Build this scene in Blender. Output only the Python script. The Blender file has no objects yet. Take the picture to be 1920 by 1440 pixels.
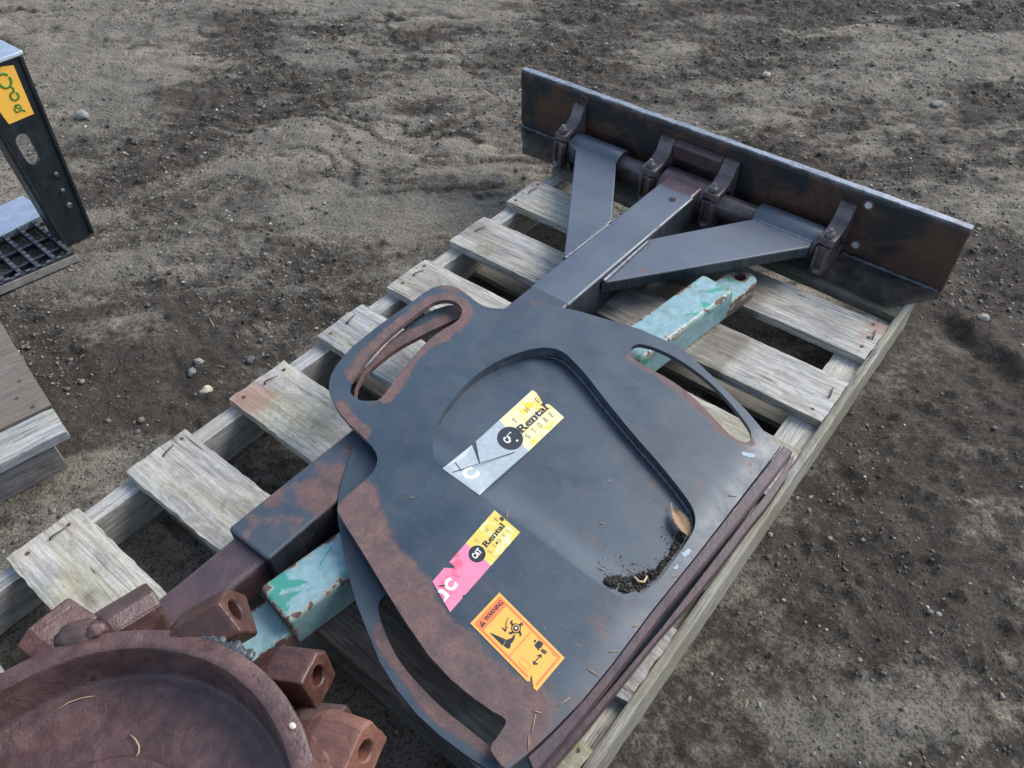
import bpy, bmesh, math, random
import numpy as np
from mathutils import Vector, Matrix, geometry, noise as mnoise

# ------------------------------------------------------------------ camera, sky, sun, exposure
scene = bpy.context.scene
COL = scene.collection
cam_data = bpy.data.cameras.new('camera')
cam = bpy.data.objects.new('camera', cam_data)
COL.objects.link(cam)
scene.camera = cam
cam_data.sensor_width = 36.0
cam_data.lens = 27.807
cam_data.clip_start = 0.02
cam_data.clip_end = 600.0
cam.matrix_world = Matrix(((0.78169618, -0.4429671, 0.43901165, 1.17594319),
                           (0.62350212, 0.57088563, -0.5341673, -0.14112507),
                           (-0.0140069, 0.69128123, 0.72245004, 1.20618231),
                           (0, 0, 0, 1)))

SUN_ELEV, SUN_AZ = math.radians(42), math.radians(22)      # azimuth measured from +y towards +x
world = bpy.data.worlds.new('World')
scene.world = world
world.use_nodes = True
wn, wl = world.node_tree.nodes, world.node_tree.links
wn.clear()
w_out = wn.new('ShaderNodeOutputWorld')
w_bg = wn.new('ShaderNodeBackground')
w_sky = wn.new('ShaderNodeTexSky')
w_sky.sky_type = 'NISHITA'
w_sky.sun_disc = False
w_sky.sun_elevation = SUN_ELEV
w_sky.sun_rotation = SUN_AZ
w_sky.altitude = 50
w_sky.air_density = 1.0
w_sky.dust_density = 1.5
w_hsv = wn.new('ShaderNodeHueSaturation')
w_hsv.inputs['Saturation'].default_value = 0.88
wl.new(w_sky.outputs[0], w_hsv.inputs['Color'])
wl.new(w_hsv.outputs[0], w_bg.inputs[0])
w_bg.inputs[1].default_value = 0.125
wl.new(w_bg.outputs[0], w_out.inputs[0])

sun_data = bpy.data.lights.new('sun', 'SUN')
sun_data.energy = 1.35
sun_data.angle = math.radians(30)
sun_data.color = (1.0, 0.985, 0.96)
sun = bpy.data.objects.new('sun', sun_data)
COL.objects.link(sun)
sdir = Vector((math.sin(SUN_AZ) * math.cos(SUN_ELEV), math.cos(SUN_AZ) * math.cos(SUN_ELEV), math.sin(SUN_ELEV)))
sun.rotation_euler = sdir.to_track_quat('Z', 'Y').to_euler()
sun.location = (0, 0, 6)

vs = scene.view_settings
vs.view_transform = 'Standard'
vs.look = 'None'
vs.gamma = 1.0
vs.use_curve_mapping = False
vs.exposure = 1.38

GROUND = -0.13          # pallet deck is z = 0, the yard surface lies 13 cm lower
random.seed(7)
rng = np.random.default_rng(11)
# ------------------------------------------------------------------ measured outlines (metres)
TOP_OUT = [(0.269, 0.4254), (0.2544, 0.4393), (0.2414, 0.4567), (0.2302, 0.4818), (0.2178, 0.5333), (0.2148, 0.6095), (0.2173, 0.6947), (0.2169, 0.7376), (0.2199, 0.7623), (0.2285, 0.7808), (0.2394, 0.7911), (0.2505, 0.7956), (0.2668, 0.7976), (0.285, 0.7953), (0.3246, 0.7896), (0.3396, 0.7895), (0.3542, 0.7943), (0.3751, 0.8088), (0.4132, 0.8495), (0.4346, 0.8708), (0.4555, 0.8853), (0.4933, 0.9029), (0.5631, 0.9235), (0.6253, 0.9411), (0.7048, 0.9483), (0.7502, 0.939), (0.7988, 0.9217), (0.8482, 0.9025), (0.8944, 0.8845), (0.9278, 0.8678), (0.9558, 0.8542), (0.9644, 0.8472), (0.979, 0.8577), (0.9768, 0.7636), (0.9722, 0.5666), (0.9669, 0.4312), (0.9662, 0.3304), (0.9626, 0.2575), (0.9542, 0.195), (0.9464, 0.155), (0.9384, 0.1226), (0.93, 0.1211), (0.9162, 0.1235), (0.9066, 0.1262), (0.903, 0.1328), (0.9027, 0.1513), (0.901, 0.1661), (0.8973, 0.1695), (0.8896, 0.1697), (0.8777, 0.1669), (0.8473, 0.1642), (0.8032, 0.1638), (0.7552, 0.1696), (0.699, 0.1843), (0.6416, 0.2015), (0.5874, 0.2189), (0.5345, 0.2356), (0.499, 0.2461), (0.4767, 0.2541), (0.47, 0.2592), (0.4658, 0.2679), (0.4646, 0.2846), (0.4653, 0.3158), (0.463, 0.3482), (0.4584, 0.3604), (0.4493, 0.3721), (0.4373, 0.3801), (0.4201, 0.3855), (0.3941, 0.3902), (0.3557, 0.3946), (0.3207, 0.4028), (0.2903, 0.4141)]
TOP_RIM = [(0.979, 0.8577), (0.9768, 0.7636), (0.9722, 0.5666), (0.9669, 0.4312), (0.9662, 0.3304), (0.9626, 0.2575), (0.9542, 0.195), (0.9464, 0.155), (0.9384, 0.1226)]
TOP_SLOT_L = [(0.3191, 0.7453), (0.3093, 0.7554), (0.2957, 0.761), (0.2836, 0.7614), (0.2732, 0.7581), (0.2623, 0.7488), (0.2549, 0.7372), (0.2509, 0.7231), (0.2493, 0.663), (0.2517, 0.5973), (0.2613, 0.5382), (0.2751, 0.4922), (0.2818, 0.4692), (0.2932, 0.4542), (0.3034, 0.4472), (0.3136, 0.4455), (0.3253, 0.445), (0.3346, 0.4482), (0.3496, 0.4607), (0.3551, 0.469), (0.3552, 0.4785), (0.349, 0.5031), (0.3339, 0.562), (0.3193, 0.6379), (0.3206, 0.6785), (0.3268, 0.714), (0.3257, 0.7316)]
TOP_SLOT_R = [(0.6455, 0.8734), (0.6409, 0.8824), (0.6402, 0.8914), (0.644, 0.9018), (0.6541, 0.909), (0.6822, 0.917), (0.722, 0.9186), (0.7646, 0.9138), (0.8096, 0.9031), (0.8527, 0.8865), (0.8882, 0.8682), (0.9115, 0.8547), (0.9245, 0.8441), (0.9307, 0.8333), (0.9316, 0.8225), (0.9282, 0.8155), (0.9212, 0.8118), (0.9108, 0.8115), (0.895, 0.8142), (0.8726, 0.8223), (0.8383, 0.8377), (0.7918, 0.853), (0.7407, 0.8604), (0.6969, 0.8602), (0.672, 0.861), (0.6564, 0.8635)]
CUT = [(0.5261, 0.4313), (0.5199, 0.4373), (0.5073, 0.4496), (0.4964, 0.4622), (0.4873, 0.4751), (0.4787, 0.4903), (0.4705, 0.5077), (0.4644, 0.5272), (0.4603, 0.5489), (0.4568, 0.5702), (0.4539, 0.5909), (0.4525, 0.6117), (0.4526, 0.6326), (0.4546, 0.654), (0.4586, 0.6757), (0.4648, 0.698), (0.4732, 0.7208), (0.483, 0.7409), (0.4941, 0.7582), (0.5051, 0.7714), (0.5159, 0.7805), (0.5271, 0.7859), (0.5388, 0.7878), (0.5497, 0.7877), (0.5597, 0.7857), (0.5774, 0.7803), (0.6024, 0.7718), (0.6299, 0.7605), (0.6596, 0.7466), (0.6966, 0.7304), (0.7401, 0.7123), (0.7808, 0.6961), (0.8191, 0.6819), (0.8535, 0.6681), (0.8842, 0.6547), (0.9058, 0.6445), (0.9187, 0.6373), (0.9285, 0.6298), (0.9355, 0.6221), (0.9409, 0.6133), (0.9449, 0.6034), (0.9474, 0.5912), (0.9485, 0.5767), (0.9492, 0.5599), (0.9496, 0.5408), (0.9498, 0.5211), (0.95, 0.5007), (0.9488, 0.4839), (0.9462, 0.4707), (0.9438, 0.4583), (0.9415, 0.4466), (0.938, 0.4374), (0.9332, 0.4306), (0.927, 0.4256), (0.9195, 0.4223), (0.9121, 0.4202), (0.9048, 0.4194), (0.9011, 0.4189)]
SEC_OUT = [(0.369, 0.3916), (0.4202, 0.3082), (0.4369, 0.2863), (0.4545, 0.2661), (0.4751, 0.2493), (0.5151, 0.2212), (0.5573, 0.194), (0.6019, 0.1683), (0.6511, 0.145), (0.6995, 0.1234), (0.7456, 0.1109), (0.7904, 0.104), (0.8338, 0.1032), (0.8724, 0.1058), (0.9042, 0.1096), (0.9247, 0.1141), (0.9476, 0.1196), (0.9671, 0.1896), (0.9789, 0.3191), (0.9871, 0.4383), (0.9915, 0.6007), (0.9908, 0.7534), (0.9894, 0.8449), (0.9831, 0.8757), (0.9692, 0.8337), (0.9311, 0.8145), (0.8633, 0.8287), (0.7855, 0.845), (0.7078, 0.855), (0.6552, 0.8405), (0.5753, 0.8266), (0.4642, 0.7961), (0.3806, 0.787), (0.3324, 0.7843), (0.29, 0.7786), (0.2686, 0.7758), (0.2587, 0.7631), (0.2468, 0.7378), (0.2391, 0.6887), (0.2409, 0.6084), (0.257, 0.5255), (0.2815, 0.4732), (0.3185, 0.4349)]
SEC_RIM = [(0.9476, 0.1196), (0.9671, 0.1896), (0.9789, 0.3191), (0.9871, 0.4383), (0.9915, 0.6007), (0.9908, 0.7534), (0.9894, 0.8449), (0.9831, 0.8757)]
SEC_SLOT_A = [(0.6318, 0.2159), (0.6299, 0.2085), (0.6267, 0.2012), (0.6283, 0.1915), (0.6367, 0.1803), (0.6579, 0.168), (0.6904, 0.1525), (0.7244, 0.1416), (0.7665, 0.1357), (0.8125, 0.1324), (0.8577, 0.1345), (0.8948, 0.1356), (0.9027, 0.141), (0.9072, 0.1528), (0.905, 0.1674), (0.8977, 0.18), (0.8748, 0.1869), (0.8285, 0.1832), (0.7641, 0.1864), (0.6939, 0.2041), (0.6496, 0.2212)]
SEC_SLOT_B = [(0.3093, 0.7563), (0.3011, 0.7472), (0.2792, 0.6667), (0.2653, 0.6032), (0.2664, 0.5278), (0.277, 0.4874), (0.2956, 0.4639), (0.3171, 0.4541), (0.3411, 0.4639), (0.3546, 0.4854), (0.3414, 0.5322), (0.3209, 0.617), (0.3233, 0.6776), (0.3276, 0.732), (0.3218, 0.7521)]
BAR1_I = [(0.9822, 0.8603), (0.9779, 0.7602), (0.9726, 0.5649), (0.9674, 0.43), (0.9667, 0.3294), (0.9631, 0.2568), (0.9556, 0.1954), (0.9481, 0.154)]
BAR1_O = [(1.0009, 0.8577), (0.9979, 0.7643), (0.9894, 0.5781), (0.9815, 0.4411), (0.9791, 0.3342), (0.9761, 0.2576), (0.9725, 0.1908), (0.9669, 0.1447)]
BAR2_I = [(0.9976, 0.8602), (1.0019, 0.8206), (1.0021, 0.7924), (0.9945, 0.6427), (0.9931, 0.5976), (0.9881, 0.4366), (0.9797, 0.3178), (0.9725, 0.2327), (0.9639, 0.1573)]
BAR2_O = [(1.0022, 0.8794), (1.0131, 0.8293), (1.0143, 0.7527), (1.0091, 0.6714), (1.0081, 0.6107), (1.0021, 0.5117), (0.9935, 0.4276), (0.9888, 0.3351), (0.9838, 0.2369), (0.9769, 0.1641)]
HINGE = [(0.5261, 0.4313), (0.9011, 0.4189)]
FLOOR_D = (0.026, 0.3578)
STK1 = [(0.6347, 0.4261, 0.1203), (0.6346, 0.6683, 0.1002), (0.5504, 0.4274, 0.1245), (0.5472, 0.6908, 0.1036)]
STK2 = [(0.7351, 0.2383, 0.1152), (0.7309, 0.4133, 0.1155), (0.6813, 0.2407, 0.1179), (0.6726, 0.4196, 0.1184)]
STK3 = [(0.907, 0.2269, 0.1066), (0.9091, 0.2905, 0.1065), (0.7698, 0.2443, 0.1135), (0.7718, 0.3102, 0.1134)]
W_GEARHOOK = [[(0.658, 0.65), (0.671, 0.681), (0.705, 0.687), (0.739, 0.683), (0.761, 0.676), (0.721, 0.67), (0.698, 0.65), (0.732, 0.631)], [(0.799, 0.587), (0.856, 0.597), (0.874, 0.577), (0.851, 0.551), (0.836, 0.56), (0.836, 0.576), (0.78, 0.559)], [(0.698, 0.536), (0.683, 0.509), (0.642, 0.496), (0.588, 0.504), (0.624, 0.51), (0.65, 0.534), (0.623, 0.546)], [(0.553, 0.602), (0.512, 0.609), (0.498, 0.627), (0.481, 0.617), (0.479, 0.594), (0.517, 0.58), (0.561, 0.575)]]
W_BODY = [(0.665, 0.653), (0.743, 0.636), (0.812, 0.586), (0.748, 0.55), (0.688, 0.529), (0.598, 0.548), (0.547, 0.593), (0.594, 0.632)]
W_STUMP = [[(0.168, 0.777), (0.322, 0.593), (0.173, 0.57)], [(0.322, 0.587), (0.407, 0.563), (0.455, 0.556), (0.546, 0.562), (0.557, 0.552), (0.469, 0.526), (0.378, 0.519), (0.324, 0.526), (0.317, 0.511), (0.235, 0.497), (0.201, 0.527), (0.184, 0.563)]]
W_ARROW = [[(0.727, 0.737), (0.733, 0.73), (0.626, 0.713), (0.503, 0.673), (0.49, 0.679), (0.611, 0.72)], [(0.46, 0.714), (0.481, 0.668), (0.572, 0.678), (0.572, 0.672), (0.441, 0.647), (0.437, 0.655), (0.445, 0.711)]]
W_MAN = [[(0.797, 0.365), (0.811, 0.341), (0.768, 0.334), (0.739, 0.349)], [(0.861, 0.322), (0.881, 0.273), (0.857, 0.254), (0.831, 0.257), (0.824, 0.272), (0.782, 0.246), (0.752, 0.265), (0.688, 0.25), (0.696, 0.315), (0.71, 0.324), (0.777, 0.326)], [(0.762, 0.245), (0.784, 0.23), (0.811, 0.172), (0.788, 0.171), (0.767, 0.205)], [(0.721, 0.243), (0.743, 0.237), (0.767, 0.174), (0.736, 0.173), (0.712, 0.211)]]
W_DARROW = [[(0.585, 0.233), (0.676, 0.204), (0.611, 0.179), (0.596, 0.189), (0.614, 0.199), (0.433, 0.2), (0.459, 0.17), (0.441, 0.166), (0.364, 0.198), (0.43, 0.231), (0.44, 0.221), (0.429, 0.211), (0.61, 0.21), (0.572, 0.223)]]
W_SQ = [(0.307, 0.332), (0.304, 0.208), (0.161, 0.203), (0.169, 0.329)]
W_TEAR = [(0.02, 0.123), (0.109, 0.125), (0.163, 0.112), (0.256, 0.118), (0.147, 0.095), (0.073, 0.073), (-0.008, 0.064)]
SLOPE = 0.05
def top_z(x): return 0.132 - SLOPE * (x - 0.4)
def sec_z(x): return 0.107 - SLOPE * (x - 0.36)

# ------------------------------------------------------------------ helpers
def tag(o, label=None, cat=None, group=None, kind=None):
    if label: o['label'] = label
    if cat: o['category'] = cat
    if group: o['group'] = group
    if kind: o['kind'] = kind
    return o

def thing(name, label, cat, loc, group=None):
    o = bpy.data.objects.new(name, None)
    o.empty_display_size = 0.05
    COL.objects.link(o)
    o.location = loc
    return tag(o, label, cat, group)

def wloc(o):
    v = Vector((0, 0, 0))
    while o is not None:
        v += o.location
        o = o.parent
    return v

def link_mesh(name, me, mats, parent=None, loc=None):
    """me is in world coordinates; it is shifted so that the object has a sensible origin."""
    o = bpy.data.objects.new(name, me)
    COL.objects.link(o)
    base = Vector(loc) if loc is not None else (wloc(parent) if parent is not None else Vector((0, 0, 0)))
    if base.length > 0:
        me.transform(Matrix.Translation(-base))
    if parent is not None:
        o.parent = parent
        o.location = base - wloc(parent)
    else:
        o.location = base
    if not isinstance(mats, (list, tuple)): mats = [mats]
    for m in mats: me.materials.append(m)
    return o

def from_py(name, verts, faces, mats, parent=None, loc=None, smooth=False, fmat=None):
    me = bpy.data.meshes.new(name)
    me.from_pydata([tuple(v) for v in verts], [], faces)
    if fmat is not None:
        me.polygons.foreach_set('material_index', fmat)
    if smooth:
        me.polygons.foreach_set('use_smooth', [True] * len(me.polygons))
    me.update()
    return link_mesh(name, me, mats, parent, loc)

def from_bm(name, bm, mats, parent=None, loc=None, smooth=False):
    bmesh.ops.recalc_face_normals(bm, faces=bm.faces)
    if smooth:
        for f in bm.faces: f.smooth = True
    me = bpy.data.meshes.new(name)
    bm.to_mesh(me); bm.free()
    return link_mesh(name, me, mats, parent, loc)

def bm_hexa(bm, P, bev=0.0, seg=2):
    vs_ = [bm.verts.new(p) for p in P]
    fs = [bm.faces.new([vs_[i] for i in q]) for q in ((3, 2, 1, 0), (4, 5, 6, 7), (0, 1, 5, 4), (1, 2, 6, 5), (2, 3, 7, 6), (3, 0, 4, 7))]
    if bev:
        es = list({e for f in fs for e in f.edges})
        bmesh.ops.bevel(bm, geom=es, offset=bev, segments=seg, affect='EDGES', profile=0.5)

def hexa(name, P, mat, parent=None, bev=0.003, seg=2, smooth=False, loc=None):
    bm = bmesh.new(); bm_hexa(bm, P, bev, seg)
    return from_bm(name, bm, mat, parent, loc, smooth)

def boxP(x0, x1, y0, y1, z0, z1):
    return [(x0, y0, z0), (x1, y0, z0), (x1, y1, z0), (x0, y1, z0), (x0, y0, z1), (x1, y0, z1), (x1, y1, z1), (x0, y1, z1)]

def bm_prism(bm, ring, vec, bev=0.0, seg=1):
    a = [bm.verts.new(p) for p in ring]
    b = [bm.verts.new(Vector(p) + Vector(vec)) for p in ring]
    n = len(ring)
    fs = [bm.faces.new(a[::-1]), bm.faces.new(b)]
    for i in range(n): fs.append(bm.faces.new((a[i], a[(i + 1) % n], b[(i + 1) % n], b[i])))
    bmesh.ops.recalc_face_normals(bm, faces=fs)
    if bev:
        es = list({e for f in fs for e in f.edges})
        bmesh.ops.bevel(bm, geom=es, offset=bev, segments=seg, affect='EDGES', profile=0.5)

def prism(name, ring, vec, mat, parent=None, bev=0.002, seg=1, smooth=False, loc=None):
    bm = bmesh.new(); bm_prism(bm, ring, vec, bev, seg)
    return from_bm(name, bm, mat, parent, loc, smooth)

def bm_tube(bm, path, radii, n=10, cap=True, jit=0.0):
    path = [Vector(p) for p in path]
    if not isinstance(radii, (list, tuple)): radii = [radii] * len(path)
    rings = []
    prev = None
    for i, p in enumerate(path):
        t = (path[min(i + 1, len(path) - 1)] - path[max(i - 1, 0)]).normalized()
        if prev is None:
            ref = Vector((0, 0, 1)) if abs(t.z) < 0.9 else Vector((1, 0, 0))
            a = t.cross(ref).normalized()
        else:
            a = (prev - t * prev.dot(t)).normalized()
        prev = a
        b = t.cross(a)
        rings.append([bm.verts.new(p + (a * math.cos(2 * math.pi * k / n) + b * math.sin(2 * math.pi * k / n)) * radii[i] * (1 + random.uniform(-jit, jit))) for k in range(n)])
    for r0, r1 in zip(rings, rings[1:]):
        for k in range(n):
            bm.faces.new((r0[k], r0[(k + 1) % n], r1[(k + 1) % n], r1[k])).smooth = True
    if cap:
        bm.faces.new(rings[0][::-1]); bm.faces.new(rings[-1])

def tube(name, path, r, mat, parent=None, n=12, jit=0.0, loc=None):
    bm = bmesh.new(); bm_tube(bm, path, r, n, True, jit)
    return from_bm(name, bm, mat, parent, loc)

def inside(pt, poly):
    x, y = pt; c = False; j = len(poly) - 1
    for i in range(len(poly)):
        xi, yi = poly[i]; xj, yj = poly[j]
        if (yi > y) != (yj > y) and x < (xj - xi) * (y - yi) / (yj - yi) + xi: c = not c
        j = i
    return c

def seg_dist(p, poly, closed=True):
    P = np.asarray(p, float); A = np.asarray(poly, float)
    B = np.roll(A, -1, 0) if closed else A[1:]
    if not closed: A = A[:-1]
    d = B - A
    t = np.clip(((P[None] - A) * d).sum(1) / np.maximum((d * d).sum(1), 1e-12), 0, 1)
    return float(np.hypot(*(A + d * t[:, None] - P[None]).T).min())

def smooth_poly(poly, it=1, closed=True):
    for _ in range(it):
        out = []
        n = len(poly)
        for i in range(n):
            a = poly[i]; b = poly[(i + 1) % n]
            out.append((0.75 * a[0] + 0.25 * b[0], 0.75 * a[1] + 0.25 * b[1]))
            out.append((0.25 * a[0] + 0.75 * b[0], 0.25 * a[1] + 0.75 * b[1]))
        poly = out
    return poly

def sheet(outline, holes, step):
    """2-D triangulation of an outline with holes and interior points."""
    co, ed = [], []
    for loop in [outline] + holes:
        s = len(co)
        co += [Vector(p) for p in loop]
        ed += [(s + i, s + (i + 1) % len(loop)) for i in range(len(loop))]
    arr = np.array(outline)
    x0, y0 = arr.min(0); x1, y1 = arr.max(0)
    loops = [outline] + holes
    y = y0 + step / 2; k = 0
    while y < y1:
        x = x0 + step * (0.5 if k % 2 else 0.0)
        while x < x1:
            p = (x + random.uniform(-.15, .15) * step, y + random.uniform(-.15, .15) * step)
            if inside(p, outline) and not any(inside(p, h) for h in holes):
                if min(seg_dist(p, l) for l in loops) > step * 0.45: co.append(Vector(p))
            x += step
        y += step * 0.87; k += 1
    v, e, f, *_ = geometry.delaunay_2d_cdt(co, ed, [], 0, 1e-6)
    tris = []
    for t in f:
        c = (sum(v[i][0] for i in t) / 3, sum(v[i][1] for i in t) / 3)
        if inside(c, outline) and not any(inside(c, h) for h in holes):
            a, b, d = (v[i] for i in t)
            if (b - a).cross(d - a) < 0: t = t[::-1]
            tris.append(tuple(t))
    return [tuple(p) for p in v], tris

def plate(name, outline, holes, zf, thick, step, mat, parent, attrs=None, loc=None):
    v, tris = sheet(outline, holes, step)
    n = len(v)
    verts = [(x, y, zf(x, y)) for x, y in v] + [(x, y, zf(x, y) - thick) for x, y in v]
    faces = list(tris) + [(c + n, b + n, a + n) for a, b, c in tris]
    cnt = {}
    for a, b, c in tris:
        for e in ((a, b), (b, c), (c, a)): cnt[e] = cnt.get(e, 0) + 1
    for (a, b) in cnt:
        if (b, a) not in cnt: faces.append((b, a, a + n, b + n))
    o = from_py(name, verts, faces, mat, parent, loc, smooth=True)
    bq = bmesh.new(); bq.from_mesh(o.data)
    for e in bq.edges:
        if len(e.link_faces) == 2 and e.calc_face_angle(0) > math.radians(40): e.smooth = False
    bq.to_mesh(o.data); bq.free()
    if attrs:
        for an, fn in attrs.items():
            at = o.data.attributes.new(an, 'FLOAT', 'POINT')
            vals = [fn(x, y) for x, y in v]
            at.data.foreach_set('value', vals + vals)
    return o

# ------------------------------------------------------------------ materials
class NT:
    def __init__(self, name):
        self.m = bpy.data.materials.new(name); self.m.use_nodes = True
        self.t = self.m.node_tree; self.n = self.t.nodes; self.l = self.t.links
        self.b = self.n['Principled BSDF']
    def new(self, typ, **kw):
        nd = self.n.new(typ)
        for k, v in kw.items(): setattr(nd, k, v)
        return nd
    def set(self, sock, val):
        if hasattr(val, 'is_output') or isinstance(val, bpy.types.NodeSocket): self.l.new(val, sock)
        elif isinstance(val, (tuple, list)) and len(val) == 3 and sock.type == 'RGBA': sock.default_value = (*val, 1)
        else: sock.default_value = val
    def coord(self, kind='Object', scale=(1, 1, 1), loc=(0, 0, 0), offset=None):
        tc = self.new('ShaderNodeTexCoord'); mp = self.new('ShaderNodeMapping')
        mp.inputs['Scale'].default_value = scale; mp.inputs['Location'].default_value = loc
        src = tc.outputs[kind]
        if offset is not None:
            va = self.new('ShaderNodeVectorMath'); self.l.new(src, va.inputs[0]); self.l.new(offset, va.inputs[1]); src = va.outputs[0]
        self.l.new(src, mp.inputs['Vector'])
        return mp.outputs[0]
    def rnd_offset(self, amt=37.0):
        oi = self.new('ShaderNodeObjectInfo'); mu = self.new('ShaderNodeMath', operation='MULTIPLY')
        self.l.new(oi.outputs['Random'], mu.inputs[0]); mu.inputs[1].default_value = amt
        cb = self.new('ShaderNodeCombineXYZ')
        for i in range(3): self.l.new(mu.outputs[0], cb.inputs[i])
        return cb.outputs[0]
    def noise(self, vec, scale, detail=4, rough=0.55, dist=0.0, lac=2.0):
        nd = self.new('ShaderNodeTexNoise')
        self.l.new(vec, nd.inputs['Vector'])
        nd.inputs['Scale'].default_value = scale; nd.inputs['Detail'].default_value = detail
        nd.inputs['Roughness'].default_value = rough; nd.inputs['Distortion'].default_value = dist
        nd.inputs['Lacunarity'].default_value = lac
        return nd.outputs['Fac']
    def vor(self, vec, scale, feature='F1', rnd=1.0):
        nd = self.new('ShaderNodeTexVoronoi', feature=feature)
        self.l.new(vec, nd.inputs['Vector']); nd.inputs['Scale'].default_value = scale
        nd.inputs['Randomness'].default_value = rnd
        return nd.outputs[0]
    def ramp(self, fac, stops, interp='LINEAR'):
        nd = self.new('ShaderNodeValToRGB'); nd.color_ramp.interpolation = interp
        el = nd.color_ramp.elements
        while len(el) < len(stops): el.new(0.5)
        for e, (p, c) in zip(el, stops):
            e.position = p
            e.color = (*c, 1) if isinstance(c, (tuple, list)) else (c, c, c, 1)
        self.l.new(fac, nd.inputs[0])
        return nd.outputs[0]
    def math(self, op, a, b=None, clamp=False):
        nd = self.new('ShaderNodeMath', operation=op); nd.use_clamp = clamp
        self.set(nd.inputs[0], a)
        if b is not None: self.set(nd.inputs[1], b)
        return nd.outputs[0]
    def mix(self, fac, a, b, blend='MIX'):
        nd = self.new('ShaderNodeMix', data_type='RGBA', blend_type=blend)
        self.set(nd.inputs['Factor'], fac)
        self.set(nd.inputs['A'] if False else nd.inputs[6], a); self.set(nd.inputs[7], b)
        return nd.outputs[2]
    def attr(self, name):
        nd = self.new('ShaderNodeAttribute'); nd.attribute_name = name
        return nd.outputs['Fac']
    def attrc(self, name):
        nd = self.new('ShaderNodeAttribute'); nd.attribute_name = name
        return nd.outputs['Color']
    def bump(self, h, strength=0.3, dist=0.002, prev=None):
        nd = self.new('ShaderNodeBump'); nd.inputs['Strength'].default_value = strength; nd.inputs['Distance'].default_value = dist
        self.l.new(h, nd.inputs['Height'])
        if prev is not None: self.l.new(prev, nd.inputs['Normal'])
        self.l.new(nd.outputs[0], self.b.inputs['Normal'])
        return nd.outputs[0]
    def out(self, color=None, rough=None, metal=None, spec=None):
        for k, v in (('Base Color', color), ('Roughness', rough), ('Metallic', metal), ('Specular IOR Level', spec)):
            if v is not None: self.set(self.b.inputs[k], v)
        return self.m

def rust_color(t, v):
    n1 = t.noise(v, 35, 6, 0.65)
    n2 = t.noise(v, 260, 3, 0.6)
    c = t.ramp(n1, [(0.25, (0.046, 0.028, 0.026)), (0.5, (0.092, 0.054, 0.050)), (0.72, (0.155, 0.080, 0.058))])
    c = t.mix(t.ramp(t.noise(v, 14, 4, 0.6), [(0.5, 0.0), (0.72, 0.55)]), c, (0.155, 0.068, 0.048))
    return t.mix(t.ramp(n2, [(0.50, 0.0), (0.66, 0.5)]), c, (0.035, 0.020, 0.018))

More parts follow.
